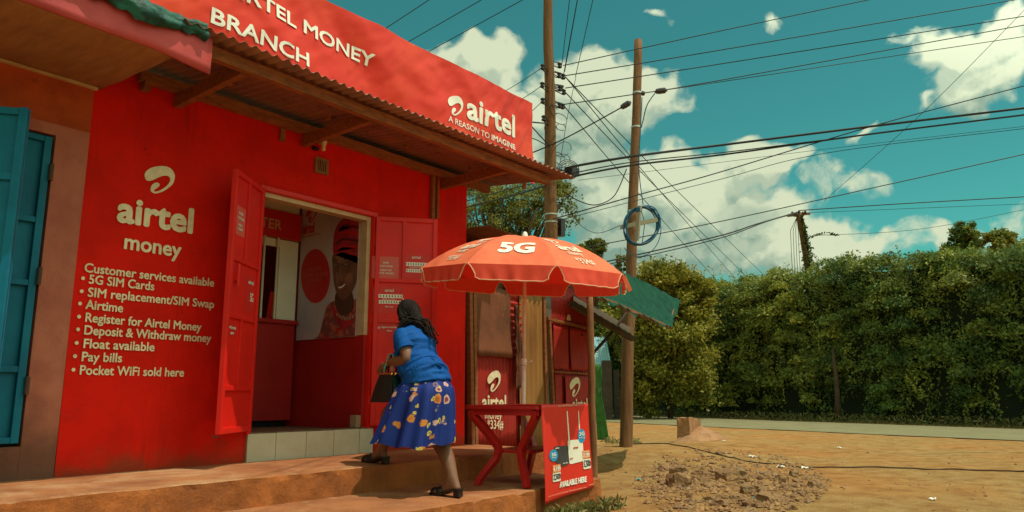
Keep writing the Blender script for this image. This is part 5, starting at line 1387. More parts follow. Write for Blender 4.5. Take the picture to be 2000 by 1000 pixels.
# sprigs on the skyline
sk, sti = [], []
for k in range(260):
    t = gr.uniform(-11, 15); z = htop(t) - .1 + .28 * fbm(t * 2.3, 8.8, 0, 3); hgt = abs(gr.normal()) * .28 + .1; d = 1.3 + gr.normal() * .5; lx, ly = gr.normal(size=2) * .2
    for q in np.arange(0, hgt, .05):
        p = hpt(t, d); sk.append((p[0] + lx * q + gr.normal() * .04, p[1] + ly * q + gr.normal() * .04, z + q)); sti.append(gr.uniform(.2, .8))
leaf_mesh('sprigs', sk, .11, 'leaf_hedge', hedge, tint=sti, seed=6)
a = atV(1633, 735, H0 + HN * .35, ROADDIR); b = atV(1638, 826, H0 + HN * .35, ROADDIR)
g = MB(); g.tube([(b[0], b[1], -.05), (b + (a - b) * .5) + np.array([.03, 0, 0]), a, a + (a - b) * .6 + np.array([.1, .1, 0])], [.13, .10, .08, .04], 9); g.build('trunk', 'bark', hedge, smooth=True)
for k in range(4):
    t = gr.uniform(-10, 14); p = hpt(t, 1.0 + gr.random() * .3); g = MB()
    g.tube([(p[0], p[1], -.05), (p[0] + gr.normal() * .1, p[1] + gr.normal() * .1, 1.0), (p[0] + gr.normal() * .2, p[1] + gr.normal() * .2, 2.2)], [.07, .05, .03], 7); g.build('trunk', 'bark', hedge, smooth=True)
# verge in front of the hedge
vp_ = []
for k in range(7000):
    t = gr.uniform(-12, 22); p = hpt(t, gr.uniform(-.75, .6)); vp_.append((p[0], p[1], gr.random() ** 2 * .28 + .02))
o = leaf_mesh('grass', vp_, .14, 'grass_blade', seed=8, droop=-.9, aspect=.22, loc=(*hpt(0), 0)); tag(o, 'grass and weeds along the foot of the hedge', 'grass', kind='stuff')

def blob_tree(name, label, cat, base, trunk_r, crown, n, size, m, seed, limbs=6, hollow=.55, tint_mu=.3, droop=.3, clumps=26, group=None):
    """crown: list of ellipsoids (centre, radii); clumps of leaves hung on limbs, gaps between"""
    g_ = np.random.default_rng(seed)
    r_ = thing(name, label, cat, tuple(base), group)
    b = np.array(base, float); cs = [np.array(c, float) for c, _ in crown]; cm = np.mean(cs, axis=0)
    t_ = MB(); fork = b + (cm - b) * .55
    t_.tube([b - np.array([0, 0, .1]), b + (fork - b) * .5 + np.array([.06, .04, 0]), fork], [trunk_r, trunk_r * .8, trunk_r * .62], 10)
    pts, tn = [], []
    for c, rad in crown:
        c = np.array(c, float); rad = np.array(rad, float)
        for k in range(limbs):
            e = c + g_.normal(size=3) * rad * .5; mid = (fork + e) / 2 + g_.normal(size=3) * .1
            t_.tube([fork, mid, e], [trunk_r * .4, trunk_r * .24, trunk_r * .08], 6)
        for k in range(clumps):
            dv = g_.normal(size=3); dv /= np.linalg.norm(dv); cc_ = c + dv * rad * g_.uniform(hollow, 1.0)
            cr = rad.mean() * g_.uniform(.16, .34); nn = int(n / len(crown) / clumps); mu = np.clip(tint_mu + g_.normal() * .22, 0, 1)
            q = cc_ + g_.normal(size=(nn, 3)) * cr * np.array([.62, .62, .5]); pts.append(q); tn.append(np.clip(mu + g_.normal(size=nn) * .15, 0, 1))
    t_.build('trunk', 'bark', r_, smooth=True)
    leaf_mesh('crown', np.vstack(pts), size, m, r_, tint=np.concatenate(tn), seed=seed, droop=droop)
    return r_
def el(px, py, D_, rx, ry): p = atD(px, py, D_); return (tuple(p), (rx / FPX * D_, rx / FPX * D_, ry / FPX * D_))
# bright yellow-green bush at the left end of the hedge
Db = 30.5
bp = atD(1310, 822, Db); bp[2] = 0
blob_tree('shrub', 'yellow green rounded bush at the left end of the hedge', 'bush', bp, .12, [el(1300, 545, Db, 62, 40), el(1350, 585, Db, 50, 45), el(1260, 575, Db, 48, 55), el(1310, 640, Db, 80, 60), el(1240, 640, Db + .5, 50, 70), el(1375, 570, Db, 22, 22), el(1290, 735, Db, 62, 70), el(1345, 720, Db, 55, 75), el(1250, 760, Db, 40, 55)], 46000, .15, 'leaf_bush', 21, tint_mu=.5, clumps=40)
bp = atD(1215, 820, 33); bp[2] = 0
blob_tree('shrub', 'dark green bush behind the bare pole and the tin shed', 'bush', bp, .12, [el(1205, 600, 33, 45, 50), el(1190, 660, 33, 50, 45), el(1235, 720, 32.5, 40, 70)], 11000, .16, 'leaf_hedge', 22, tint_mu=.25, clumps=26)
# feathery tree behind the shop
Dt = 21.0
bp = atD(1000, 800, Dt); bp[2] = 0
ft_ = blob_tree('feathery_tree', 'tall light green feathery tree behind the end of the tin canopy', 'tree', bp, .2, [el(950, 400, Dt, 60, 55), el(1010, 380, Dt, 60, 60), el(935, 350, Dt + 1, 50, 40), el(1030, 430, Dt, 50, 45), el(975, 455, Dt, 70, 40), el(1085, 375, Dt, 45, 40), el(905, 440, Dt + .5, 50, 60)], 17000, .085, 'leaf_tree', 31, limbs=7, hollow=.15, tint_mu=.45, droop=.9, clumps=40)
# fine sprays hanging right of the tall pole
g2 = np.random.default_rng(41); pts = []
for (x, y) in ((1112, 335), (1105, 372), (1112, 410), (1122, 420), (1108, 440), (1116, 395), (1128, 430), (1100, 400)):
    c = atD(x, y, Dt); pts.append(c + g2.normal(size=(36, 3)) * .11)
spray_pts = np.vstack(pts)
sp_o = leaf_mesh('hanging_leaves', spray_pts, .10, 'leaf_tree', ft_, seed=42, droop=.9); sp_o['kind'] = 'stuff'
bp = atD(1150, 815, 24); bp[2] = 0
blob_tree('small_tree', 'small tree top showing just right of the umbrella canopy', 'tree', bp, .1, [el(1155, 488, 24, 26, 16), el(1140, 505, 24, 30, 22), el(1170, 480, 24, 14, 14)], 2600, .12, 'leaf_tree', 51, tint_mu=.25, clumps=20)
bp = atD(1215, 815, 29); bp[2] = 0
blob_tree('small_tree', 'thin tree top peeping out left of the bare pole', 'tree', bp, .08, [el(1218, 512, 29, 16, 22)], 600, .13, 'leaf_tree', 52, tint_mu=.3, clumps=18)
bp = atD(1885, 800, 44); bp[2] = 0
blob_tree('round_tree', 'dark tree with a round crown sticking up behind the hedge, left of a pair', 'tree', bp, .2, [el(1880, 456, 44, 27, 19), el(1888, 478, 44, 24, 20), el(1870, 488, 44, 26, 14)], 9000, .19, 'leaf_hedge', 61, tint_mu=.1, clumps=26)
bp = atD(1950, 800, 44); bp[2] = 0
blob_tree('round_tree', 'olive tree with a wide crown sticking up behind the hedge, right of a pair', 'tree', bp, .2, [el(1945, 475, 44, 32, 22), el(1962, 468, 44, 20, 16), el(1990, 488, 44, 24, 12)], 9000, .19, 'leaf_bush', 62, tint_mu=.3, clumps=26)

# ============================================================ SHED, BLOCK, RUBBLE
DS = 30.0
shed = thing('metal_shed', 'pale metal shed with a blue tin roof in the gap behind the awning post', 'shed', tuple(atD(1150, 820, DS) * np.array([1, 1, 0])))
def upw(x, y, D_): p = atD(x, y, D_); return p
c0 = upw(1179, 818, DS); c1 = upw(1110, 818, DS)
dv = (c1 - c0); dv[2] = 0; dv /= np.linalg.norm(dv); nv = np.array([CF[0], CF[1], 0]); nv /= np.linalg.norm(nv)
hz_ = upw(1179, 716, DS)[2]
g = MB(); g.grid(80, 2, lambda a, b: tuple(np.array([c0[0], c0[1], 0]) + dv * 2.2 * a + np.array([0, 0, hz_ * b]) + nv * .015 * math.sin(a * 2.2 * 2 * math.pi / .09)))
g.build('wall', 'shed_grey', shed)
g = MB().frame((c0[0], c0[1], 0), dv, nv, (0, 0, 1), (0, .05, 0), (2.2, 2.2, hz_ - .02)); g.build('inner_wall', 'shed_grey', shed)
rz = upw(1168, 655, DS + 1.2)[2]
g = MB(); g.grid(90, 3, lambda a, b: tuple(np.array([c0[0], c0[1], 0]) + dv * (2.6 * a - .35) - nv * .25 + nv * 1.6 * b + np.array([0, 0, hz_ - .06 + (rz - hz_ + .05) * b + .015 * math.sin(a * 2.6 * 2 * math.pi / .1)])))
g.build('roof_sheet', 'shed_blue', shed, smooth=True, solid=.003)
for (xa, xb, yt, D_, lab) in ((1179, 1197, 703, 29.4, 'dark stone gate pillar next to the pale metal shed'), (1200, 1212, 722, 29.9, 'thin dark gate post half hidden behind the bare pole')):
    a = atD(xa, 815, D_); b = atD(xb, 815, D_); zt_ = atD(xa, yt, D_)[2]; w_ = np.linalg.norm((b - a)[:2])
    o = MB().frame((a[0], a[1], -.05), (rh[0], rh[1], 0), (fh[0], fh[1], 0), (0, 0, 1), (0, 0, 0), (w_, .4, zt_ + .05)).build('gate_pillar', 'dark_stone', bevel=.02, jitter=.02, loc=(a[0], a[1], 0)); tag(o, lab, 'pillar')

def rough_block(name, m, size, seed, sub=3, amp=.12, loc=(0, 0, 0)):
    bm = bmesh.new(); bmesh.ops.create_cube(bm, size=1); bmesh.ops.subdivide_edges(bm, edges=bm.edges[:], cuts=sub, use_grid_fill=True)
    for v in bm.verts:
        p = v.co.copy(); q = p.normalized() * .62; v.co = p.lerp(q, .45)
        v.co += mnoise.noise_vector(p * 2.3 + Vector((seed, seed * 1.7, 0))) * amp
        v.co.x *= size[0]; v.co.y *= size[1]; v.co.z *= size[2]
    me = bpy.data.meshes.new(name); bm.to_mesh(me); bm.free(); me.materials.append(M[m])
    return link(name, me, None, loc)
p = atZ(1341, 865, 0)
yaw = math.atan2(rh[1], rh[0])
bm = bmesh.new(); bmesh.ops.create_cube(bm, size=1); bmesh.ops.subdivide_edges(bm, edges=bm.edges[:], cuts=6, use_grid_fill=True)
for v in bm.verts:
    q = v.co.copy(); v.co += mnoise.noise_vector(q * 4) * .05
    v.co.x *= .62; v.co.y *= .28; v.co.z *= .54
    if v.co.x > 0: v.co.z -= .06 * v.co.x / .3
me = bpy.data.meshes.new('mud_block'); bm.to_mesh(me); bm.free(); me.materials.append(M['mud_block'])
o = link('mud_block', me, None, (p[0] + .36, p[1] + .10, .24)); o.rotation_euler.z = R_(2)
tag(o, 'crumbling mud brick stump standing on the dirt by the road', 'brick stump')
hp = MB(); hp.grid(26, 10, lambda a, b: (lambda th, r: (p[0] + .55 + 1.0 * r * math.cos(th), p[1] - .1 + .55 * r * math.sin(th), -.06 + .40 * max(0, 1 - r) ** .8 + .05 * fbm(r * 5 * math.cos(th), r * 5 * math.sin(th), 4)))(2 * math.pi * a, 1 - b), closed=True)
o = hp.build('dirt_heap', 'mud_block', smooth=True, loc=(p[0] + .5, p[1] - .1, 0)); tag(o, 'low heap of earth against the mud brick stump', 'dirt heap')

protos = [rough_block('stone', 'stone', (1, .8, .62), 3.1 * k + 1, 3, .20) for k in range(6)]
for q in protos: q.location = (0, 0, -50)
for q in protos:
    tag(q, 'rough brown stone of the rubble patch in the dirt', 'stone', 'stones of the rubble patch')
spots = []
big = [(1428, 942, .30), (1326, 957, .26), (1302, 924, .17), (1326, 931, .2), (1382, 956, .15), (1553, 928, .17), (1463, 972, .17), (1437, 980, .13), (1405, 893, .12), (1350, 944, .12), (1500, 990, .2), (1520, 990, .16), (1405, 992, .14)]
for x, y, s_ in big: spots.append((x, y, s_))
for k in range(190):
    a = gr.uniform(0, 2 * math.pi); r = gr.random() ** .6
    x = 1430 + 172 * r * math.cos(a) + 10; y = 950 + 52 * r * math.sin(a) + (18 if x > 1400 else -6)
    if y < 892 or y > 1003: continue
    spots.append((x, y, gr.uniform(.025, .07) * (1.9 if gr.random() < .16 else 1)))
for i, (x, y, s_) in enumerate(spots):
    P = atZ(x, y, 0); P[2] = ground_z(P[0], P[1])
    q = protos[i] if i < 6 else protos[i % 6].copy()
    if i >= 6: COL.objects.link(q)
    q.location = (P[0], P[1], P[2] + s_ * gr.uniform(-.02, .2)); q.scale = (s_, s_, s_ * gr.uniform(.7, 1.1)); q.rotation_euler = (gr.uniform(-.3, .3), gr.uniform(-.3, .3), gr.uniform(0, 6.28))
    if i == 0: q['label'] = 'biggest squared stone in the middle of the rubble patch'
    if i == 1: q['label'] = 'large grey rounded stone at the left front of the rubble patch'
gp = MB()
bmg = []
for k in range(2600):
    a = gr.uniform(0, 2 * math.pi); r = gr.random() ** .55
    x = 1430 + 195 * r * math.cos(a); y = 950 + 66 * r * math.sin(a)
    if k > 2350: x, y = gr.uniform(1180, 2000), gr.uniform(872, 1010)
    if y < 860: continue
    P = atZ(x, y, 0); P[2] = ground_z(P[0], P[1]); s_ = (abs(gr.normal()) * .016 + .006) * (.6 if k > 2350 else 1)
    oc = [(s_, 0, 0), (-s_ * .9, .1 * s_, 0), (0, s_, 0), (0, -s_, 0), (.2 * s_, 0, s_ * .8), (0, 0, -s_ * .5)]
    rt = gr.uniform(0, 6.28); c_, s2 = math.cos(rt), math.sin(rt)
    gp.add([(P[0] + p[0] * c_ - p[1] * s2, P[1] + p[0] * s2 + p[1] * c_, P[2] + p[2] + s_ * .2) for p in oc], [(0, 2, 4), (2, 1, 4), (1, 3, 4), (3, 0, 4), (2, 0, 5), (1, 2, 5), (3, 1, 5), (0, 3, 5)])
o = gp.build('gravel', 'stone', loc=(9, -2, 0)); tag(o, 'loose gravel and crumbs of earth scattered over the dirt', 'gravel', kind='stuff')
# scraps of litter
LIT = [(1469, 895, .16, 'litter_white', 'white plastic scrap at the back of the rubble patch'), (1524, 911, .15, 'litter_white', 'white flattened scrap right of the rubble patch, next to the cord'), (1573, 914, .13, 'print_white', 'pale paper scrap lying on the cord in the dirt'),
 (1248, 944, .09, 'litter_blue', 'blue crumpled scrap at the left end of the rubble patch'), (1476, 986, .08, 'litter_blue', 'teal scrap in the front right of the rubble patch'), (1414, 872, .10, 'litter_white', 'tiny white scrap near the road edge left of centre'), (1640, 875, .12, 'litter_white', 'tiny pale scrap on the open dirt near the road'), (1822, 979, .10, 'print_white', 'lone pale scrap on the open dirt at the lower right')]
for x, y, s_, m_, lab in LIT:
    s_ *= .6
    P = atZ(x, y, 0); P[2] = ground_z(P[0], P[1]); g = MB()
    g.grid(5, 5, lambda a, b: (P[0] + s_ * (a - .5) * 1.2, P[1] + s_ * (b - .5), P[2] + .02 + .35 * s_ * fbm(a * 3 + x, b * 3)))
    tag(g.build('litter', m_, loc=tuple(P), solid=.002), lab, 'litter')
# cord lying on the dirt
cpx = [(1235, 880), (1300, 884), (1360, 890), (1410, 895), (1470, 902), (1530, 907), (1580, 913), (1680, 914), (1800, 917), (1900, 921), (2040, 926)]
P_ = []
for i in range(len(cpx) - 1):
    for t in np.linspace(0, 1, 8, endpoint=False):
        x = cpx[i][0] * (1 - t) + cpx[i + 1][0] * t; y = cpx[i][1] * (1 - t) + cpx[i + 1][1] * t
        q = atZ(x, y, 0); q[2] = ground_z(q[0], q[1]) + .012; P_.append(q)
o = MB().tube(P_, .009, 6).build('cord', 'rope', loc=tuple(P_[0])); tag(o, 'dark cord lying across the dirt to the right edge', 'cord')
# grass tufts at the step and the pole
tp = []
for (x, y, n, sx, sy) in ((1000, 992, 260, 40, 5), (1060, 990, 160, 30, 6), (1110, 985, 120, 30, 8), (930, 1000, 120, 30, 4), (1150, 985, 60, 20, 8), (1190, 866, 120, 12, 5), (1240, 872, 90, 10, 4), (1205, 880, 40, 12, 4)):
    for k in range(n):
        P = atZ(x + gr.normal() * sx * .6, y + gr.normal() * sy, .0)
        if P[1] > -2.1 and P[0] < 6.3: P[1] = -2.1 - gr.random() * .15
        tp.append((P[0], P[1], ground_z(P[0], P[1]) + gr.random() ** 1.5 * .09 + .015))
o = leaf_mesh('grass', tp, .07, 'grass_blade', seed=77, droop=-.9, aspect=.3, loc=(5.6, -2.2, 0)); tag(o, 'sparse low weeds at the foot of the step and the bare pole', 'grass', kind='stuff')
pts = [atD(1582 + t * 52, 463 - 9 * math.sin(t * 2.6) + rnd.random() * 2, D3) for t in np.linspace(0, 1, 12) for _ in range(3)]
leaf_mesh('creeper', pts, .16, 'leaf_creeper', pole3, seed=9)
g = MB().tube([atD(1572, 470, D3), atD(1590, 458, D3), atD(1640, 460, D3)], .012, 5); g.build('creeper_stem', 'wire', pole3)
# ============================================================ PERSON WITH HANDBAG
def evaluated(me, mods):
    ob = bpy.data.objects.new('shape', me); COL.objects.link(ob)
    for kind, kw in mods:
        m_ = ob.modifiers.new(kind, kind)
        for a, b in kw.items(): setattr(m_, a, b)
    bpy.context.view_layer.update()
    dg = bpy.context.evaluated_depsgraph_get()
    out = bpy.data.meshes.new_from_object(ob.evaluated_get(dg))
    bpy.data.objects.remove(ob)
    return out
def skin_mesh(nodes, edges, root, levels=2):
    names = list(nodes); idx = {n: i for i, n in enumerate(names)}
    me = bpy.data.meshes.new('shape')
    me.from_pydata([tuple(nodes[n][0]) for n in names], [(idx[a], idx[b]) for a, b in edges], [])
    ob = bpy.data.objects.new('shape', me); COL.objects.link(ob)
    ob.modifiers.new('skin', 'SKIN')
    for n in names:
        sv = me.skin_vertices[0].data[idx[n]]; r = nodes[n][1]; sv.radius = (r, r) if not hasattr(r, '__len__') else r
        sv.use_root = (n == root)
    ss = ob.modifiers.new('sub', 'SUBSURF'); ss.levels = levels; ss.render_levels = levels
    bpy.context.view_layer.update()
    dg = bpy.context.evaluated_depsgraph_get()
    out = bpy.data.meshes.new_from_object(ob.evaluated_get(dg))
    bpy.data.objects.remove(ob)
    return out
def merge(meshes):
    bm = bmesh.new()
    for m_ in meshes: bm.from_mesh(m_)
    out = bpy.data.meshes.new('shape'); bm.to_mesh(out); bm.free(); return out
def mesh_of(mb):
    me = bpy.data.meshes.new('shape'); me.from_pydata(mb.v, [], mb.f); bm = bmesh.new(); bm.from_mesh(me)
    bmesh.ops.recalc_face_normals(bm, faces=bm.faces); bm.to_mesh(me); bm.free(); return me
def ellipsoid(c, r, rot=None, seg=24):
    bm = bmesh.new(); bmesh.ops.create_uvsphere(bm, u_segments=seg, v_segments=seg // 2, radius=1)
    for v in bm.verts:
        p = Vector((v.co.x * r[0], v.co.y * r[1], v.co.z * r[2]))
        if rot is not None: p = rot @ p
        v.co = p + Vector(c)
    me = bpy.data.meshes.new('shape'); bm.to_mesh(me); bm.free(); return me
def finish(name, me, m, parent, smooth=True):
    o0 = ORG[parent.name]
    me.transform(Matrix.Translation(Vector(-o0)))
    me.materials.clear(); me.materials.append(M[m])
    me.polygons.foreach_set('use_smooth', [smooth] * len(me.polygons))
    return link(name, me, parent)

A_ = np.array
neck0 = atY(804, 645, -1.24); chest = atY(811, 676, -1.32); waist = atY(819, 712, -1.39); pelv = atY(833, 752, -1.51)
headc = atY(796, 613, -1.15)
shL = atY(788, 655, -1.28); shR = shL + A_([.305, .03, -.06])
shL = shL + A_([-.015, 0, 0]); elL = atX(799, 704, shL[0] - .06); wrL = atX(757, 708, shL[0] - .03)
elR = shR + A_([.05, .0, -.25]); wrR = elR + A_([-.03, .24, .02])
hipL = pelv + A_([-.09, .02, -.05]); hipR = pelv + A_([.09, .0, -.05])
ankF = atY(746, 884, -1.02); ankF[0] = atZ(746, 884, ankF[2])[0]
heelB = atZ(892, 971, .24); toeB = atZ(862, 970, .24)
fd = A_([toeB[0] - heelB[0], toeB[1] - heelB[1], 0]); fd = A_([.0, 1.0, 0]) * .9 + fd * .2; fd /= np.linalg.norm(fd)
ankB = atY(887, 944, heelB[1] + .03)
kneeF = (hipL + ankF) / 2 + A_([-.02, .13, .05]); kneeB = (hipR + ankB) / 2 + A_([.03, .10, -.02])
ballF = A_([ankF[0] + .01, ankF[1] + .13, .475]); toeF = ballF + A_([.0, .065, -.008]); heelF = ankF + A_([0, -.045, -.05])
ballB = A_([heelB[0], heelB[1], .275]) + fd * .15; toeBn = ballB + fd * .06 + A_([0, 0, -.008]); heelBn = ankB + A_([0, -.045, -.055])
person = thing('person', 'person in a blue blouse and floral skirt with long braids stepping up towards the door', 'person', (float(heelB[0]), float(heelB[1]) + .35, .24))
N = {'pelvis': (pelv, .13), 'waist': (waist, .125), 'chest': (chest, .135), 'neckb': (neck0, .06), 'neckt': ((neck0 + headc) / 2 + A_([0, .0, -.005]), .052), 'skull': (headc + A_([0, 0, .0]), .07),
     'shl': (shL, .065), 'ell': (elL, .060), 'fal': ((elL + wrL) / 2, .052), 'wrl': (wrL, .027), 'shr': (shR, .065), 'elr': (elR, .05), 'wrr': (wrR, .028),
     'hipl': (hipL, .105), 'knl': (kneeF, .068), 'cal': (kneeF * .62 + ankF * .38 + A_([0, -.03, 0]), .060), 'anl': (ankF, .036), 'hel': (heelF, .028), 'bal': (ballF, .034), 'tol': (toeF, .026),
     'hipr': (hipR, .105), 'knr': (kneeB, .070), 'car': (kneeB * .62 + ankB * .38 + A_([0, -.035, 0]), .064), 'anr': (ankB, .038), 'her': (heelBn, .03), 'bar': (ballB, .034), 'tor': (toeBn, .026)}
Ed = [('pelvis', 'waist'), ('waist', 'chest'), ('chest', 'neckb'), ('neckb', 'neckt'), ('neckt', 'skull'), ('chest', 'shl'), ('shl', 'ell'), ('ell', 'fal'), ('fal', 'wrl'), ('chest', 'shr'), ('shr', 'elr'), ('elr', 'wrr'),
      ('pelvis', 'hipl'), ('hipl', 'knl'), ('knl', 'cal'), ('cal', 'anl'), ('anl', 'hel'), ('anl', 'bal'), ('bal', 'tol'), ('pelvis', 'hipr'), ('hipr', 'knr'), ('knr', 'car'), ('car', 'anr'), ('anr', 'her'), ('anr', 'bar'), ('bar', 'tor')]
def add_hand(tag_, wr, pdir, wdir, curl):
    """palm with five bent fingers of different lengths; pdir along the hand, wdir across (towards the thumb), curl = palm normal side"""
    pdir, wdir, curl = [v / np.linalg.norm(v) for v in (pdir, wdir, curl)]
    N[tag_ + 'pm'] = (wr + pdir * .035, (.030, .018)); Ed.append(('wr' + tag_, tag_ + 'pm'))
    parts = []
    for i, (off, L) in enumerate(((.028, .066), (.009, .076), (-.010, .071), (-.027, .056))):
        k = wr + pdir * .078 + wdir * off
        c = {'a': (wr + pdir * .03 + wdir * off * .7, .013), 'b': (k, .011), 'c': (k + pdir * L * .42 + curl * L * .12, .0095), 'd': (k + pdir * L * .72 + curl * L * .36, .0088), 'e': (k + pdir * L * .90 + curl * L * .62, .0072)}
        parts.append(skin_mesh(c, [('a', 'b'), ('b', 'c'), ('c', 'd'), ('d', 'e')], 'a', 2))
    k = wr + pdir * .03 + wdir * .026
    c = {'a': (wr + pdir * .015 + wdir * .012, .014), 'b': (k + wdir * .014 + curl * .008, .0125), 'c': (k + wdir * .026 + pdir * .03 + curl * .018, .011), 'd': (k + wdir * .028 + pdir * .055 + curl * .028, .0085)}
    parts.append(skin_mesh(c, [('a', 'b'), ('b', 'c'), ('c', 'd')], 'a', 2))
    palm = skin_mesh({'a': (wr, .024), 'b': (wr + pdir * .04 + wdir * .004, .030), 'c': (wr + pdir * .078, .024)}, [('a', 'b'), ('b', 'c')], 'a', 2)
    parts.append(palm)
    for s_ in (-.022, .022): parts.append(skin_mesh({'a': (wr + pdir * .02 + wdir * s_ * .6, .018), 'b': (wr + pdir * .075 + wdir * s_, .0145)}, [('a', 'b')], 'a', 2))
    return parts
hp_ = atX(744, 724, wrL[0]) - wrL
hands = add_hand('l', wrL, hp_, A_([-.55, .75, .25]), A_([.6, -.15, -.3])) + add_hand('r', wrR, A_([-.2, .8, -.45]), A_([-.8, .1, .3]), A_([0, -.2, -.8]))
body = skin_mesh(N, Ed, 'pelvis', 2)
hf = A_([.42, .88, -.16]); hf /= np.linalg.norm(hf); hs_ = np.cross(hf, [0, 0, 1]); hs_ /= np.linalg.norm(hs_); hu = np.cross(hs_, hf)
HR_ = Matrix((tuple(hs_), tuple(hf), tuple(hu))).transposed()
def HP(s_, f_, u_): return headc + hs_ * s_ + hf * f_ + hu * u_
hd = [ellipsoid(HP(0, -.005, .015), (.074, .093, .097), HR_), ellipsoid(HP(0, .028, -.045), (.056, .062, .065), HR_), ellipsoid(HP(0, .045, -.092), (.032, .034, .024), HR_),
      ellipsoid(HP(0, .098, -.022), (.014, .018, .018), HR_), ellipsoid(HP(0, .092, .0), (.009, .014, .03), HR_), ellipsoid(HP(0, .084, .028), (.05, .018, .012), HR_)]
for s_ in (-1, 1):
    hd += [ellipsoid(HP(.078 * s_, -.004, -.012), (.010, .018, .03), HR_), ellipsoid(HP(.038 * s_, .072, -.03), (.022, .02, .022), HR_)]
sk = evaluated(merge([body] + hands + hd), [('REMESH', dict(mode='VOXEL', voxel_size=.0055)), ('SMOOTH', dict(factor=.5, iterations=3))])
bo = finish('body', sk, 'skin', person)
for s_ in (-1, 1):
    e_ = finish('eye', ellipsoid(HP(.031 * s_, .086, .012), (.013, .008, .007), HR_, 12), 'print_white', person)
    finish('iris', ellipsoid(HP(.031 * s_, .0925, .012), (.006, .003, .006), HR_, 10), 'hair', e_)
finish('lips', ellipsoid(HP(0, .088, -.062), (.024, .012, .009), HR_, 14), 'bangle', person)

# blouse: torso loft and sleeves united into one cloth surface
def ringloft(rings, n=36):
    mb = MB(); P_ = [A_(r[0]) for r in rings]
    for i, (c, a, b, lat) in enumerate(rings):
        tg = P_[min(i + 1, len(P_) - 1)] - P_[max(i - 1, 0)]; tg = tg / np.linalg.norm(tg)
        l_ = A_(lat) - tg * (A_(lat) @ tg); l_ /= np.linalg.norm(l_); d_ = np.cross(tg, l_)
        for k in range(n):
            t = 2 * math.pi * k / n; ct, st = math.cos(t), math.sin(t); e = .86
            mb.v.append(tuple(A_(c) + l_ * a * math.copysign(abs(ct) ** e, ct) + d_ * b * math.copysign(abs(st) ** e, st)))
    for i in range(len(rings) - 1):
        for k in range(n): mb.f.append((i * n + k, i * n + (k + 1) % n, (i + 1) * n + (k + 1) % n, (i + 1) * n + k))
    mb.f.append(tuple(range(n - 1, -1, -1))); mb.f.append(tuple((len(rings) - 1) * n + k for k in range(n)))
    return mb
lat = (1, .06, 0)
hem = atY(832, 749, -1.51)
tors = ringloft([(hem + A_([0, 0, -.008]), .200, .192, lat), (hem + A_([0, .01, .05]), .186, .178, lat), (waist + A_([0, .01, 0]), .172, .150, lat), (chest + A_([0, -.0, -.05]), .178, .158, lat), (chest, .182, .158, lat), (chest * .5 + neck0 * .5 + A_([-.01, 0, 0]), .168, .122, lat), (neck0 + A_([0, -.01, -.016]), .108, .080, lat), (neck0 + A_([0, 0, .022]), .066, .06, lat)])
def sleeve(sh, el_, t1, r0, r1):
    mb = MB(); e = sh + (el_ - sh) * t1
    mb.tube([sh + (A_([chest[0], chest[1], sh[2]]) - sh) * .35, sh, sh + (e - sh) * .5, e], [r0 * .8, r0, (r0 + r1) / 2 + .004, r1], 18); return mb
cloth = evaluated(merge([mesh_of(tors), mesh_of(sleeve(shL, elL, .62, .076, .076)), mesh_of(sleeve(shR, elR, .62, .070, .070))]), [('REMESH', dict(mode='VOXEL', voxel_size=.008)), ('SMOOTH', dict(factor=.5, iterations=5))])
cloth.update()
for v in cloth.vertices:
    p = v.co; q = Vector((p.x * 5, p.y * 5, p.z * 16 + p.y * 9)); z_ = (p.z - hem[2])
    f_ = .55 + .9 * math.exp(-((p.z - waist[2]) / .10) ** 2)
    v.co = p + v.normal * (.013 * f_ * (1 - abs(mnoise.noise(q)) * 2.6) + .007 * (1 - 2 * abs(mnoise.noise(p * 7 + Vector((3, 1, 5))))) - .006)
bl = finish('blouse', cloth, 'blouse', person)
mb = MB(); e = shL + (elL - shL) * .62; mb.tube([e - (elL - shL) / np.linalg.norm(elL - shL) * .012, e + (elL - shL) / np.linalg.norm(elL - shL) * .006], [.0795, .0785], 20, cap=False); mb.build('cuff', 'blouse', bl, smooth=True, solid=.003)

# skirt: pleated loft with flower print (UV by girth and height)
s0 = atY(833, 741, -1.51); s1 = atY(807, 862, -1.44)
nz_ = 34; na = 160
vs, uvs = [], []
for j in range(nz_ + 1):
    v = j / nz_
    a = np.interp(v, [0, .2, .45, 1], [.178, .215, .240, .285]); b = np.interp(v, [0, .2, .45, 1], [.168, .230, .270, .335])
    c = s0 + (s1 - s0) * np.interp(v, [0, .3, 1], [0, .20, 1])
    for k in range(na + 1):
        t = 2 * math.pi * k / na
        pl = (.004 + .026 * v) * (math.sin(13 * t + 1.6 * fbm(t, 2)) * .7 + .6 * fbm(math.cos(t) * 2.2, math.sin(t) * 2.2, v * 1.2, 2)) + .02 * v * math.sin(5 * t + 1)
        near = math.cos(t - math.atan2(-fh[1], -fh[0]))
        z = c[2] - v * (.035 * max(0, near) ** 3) + .012 * v * math.sin(9 * t)
        vs.append((c[0] + (a + pl) * math.cos(t), c[1] + (b + pl) * math.sin(t), z)); uvs.append((t / (2 * math.pi) * 2.0, v * .62))
fs = [(j * (na + 1) + k, j * (na + 1) + k + 1, (j + 1) * (na + 1) + k + 1, (j + 1) * (na + 1) + k) for j in range(nz_) for k in range(na)]
o0 = ORG[person.name]
me = bpy.data.meshes.new('skirt'); me.from_pydata([tuple(A_(p) - o0) for p in vs], [], fs)
ul = me.uv_layers.new(name='UVMap')
for lp_ in me.loops: ul.data[lp_.index].uv = uvs[lp_.vertex_index]
me.materials.append(M['floral']); me.polygons.foreach_set('use_smooth', [True] * len(me.polygons))
link('skirt', me, person)

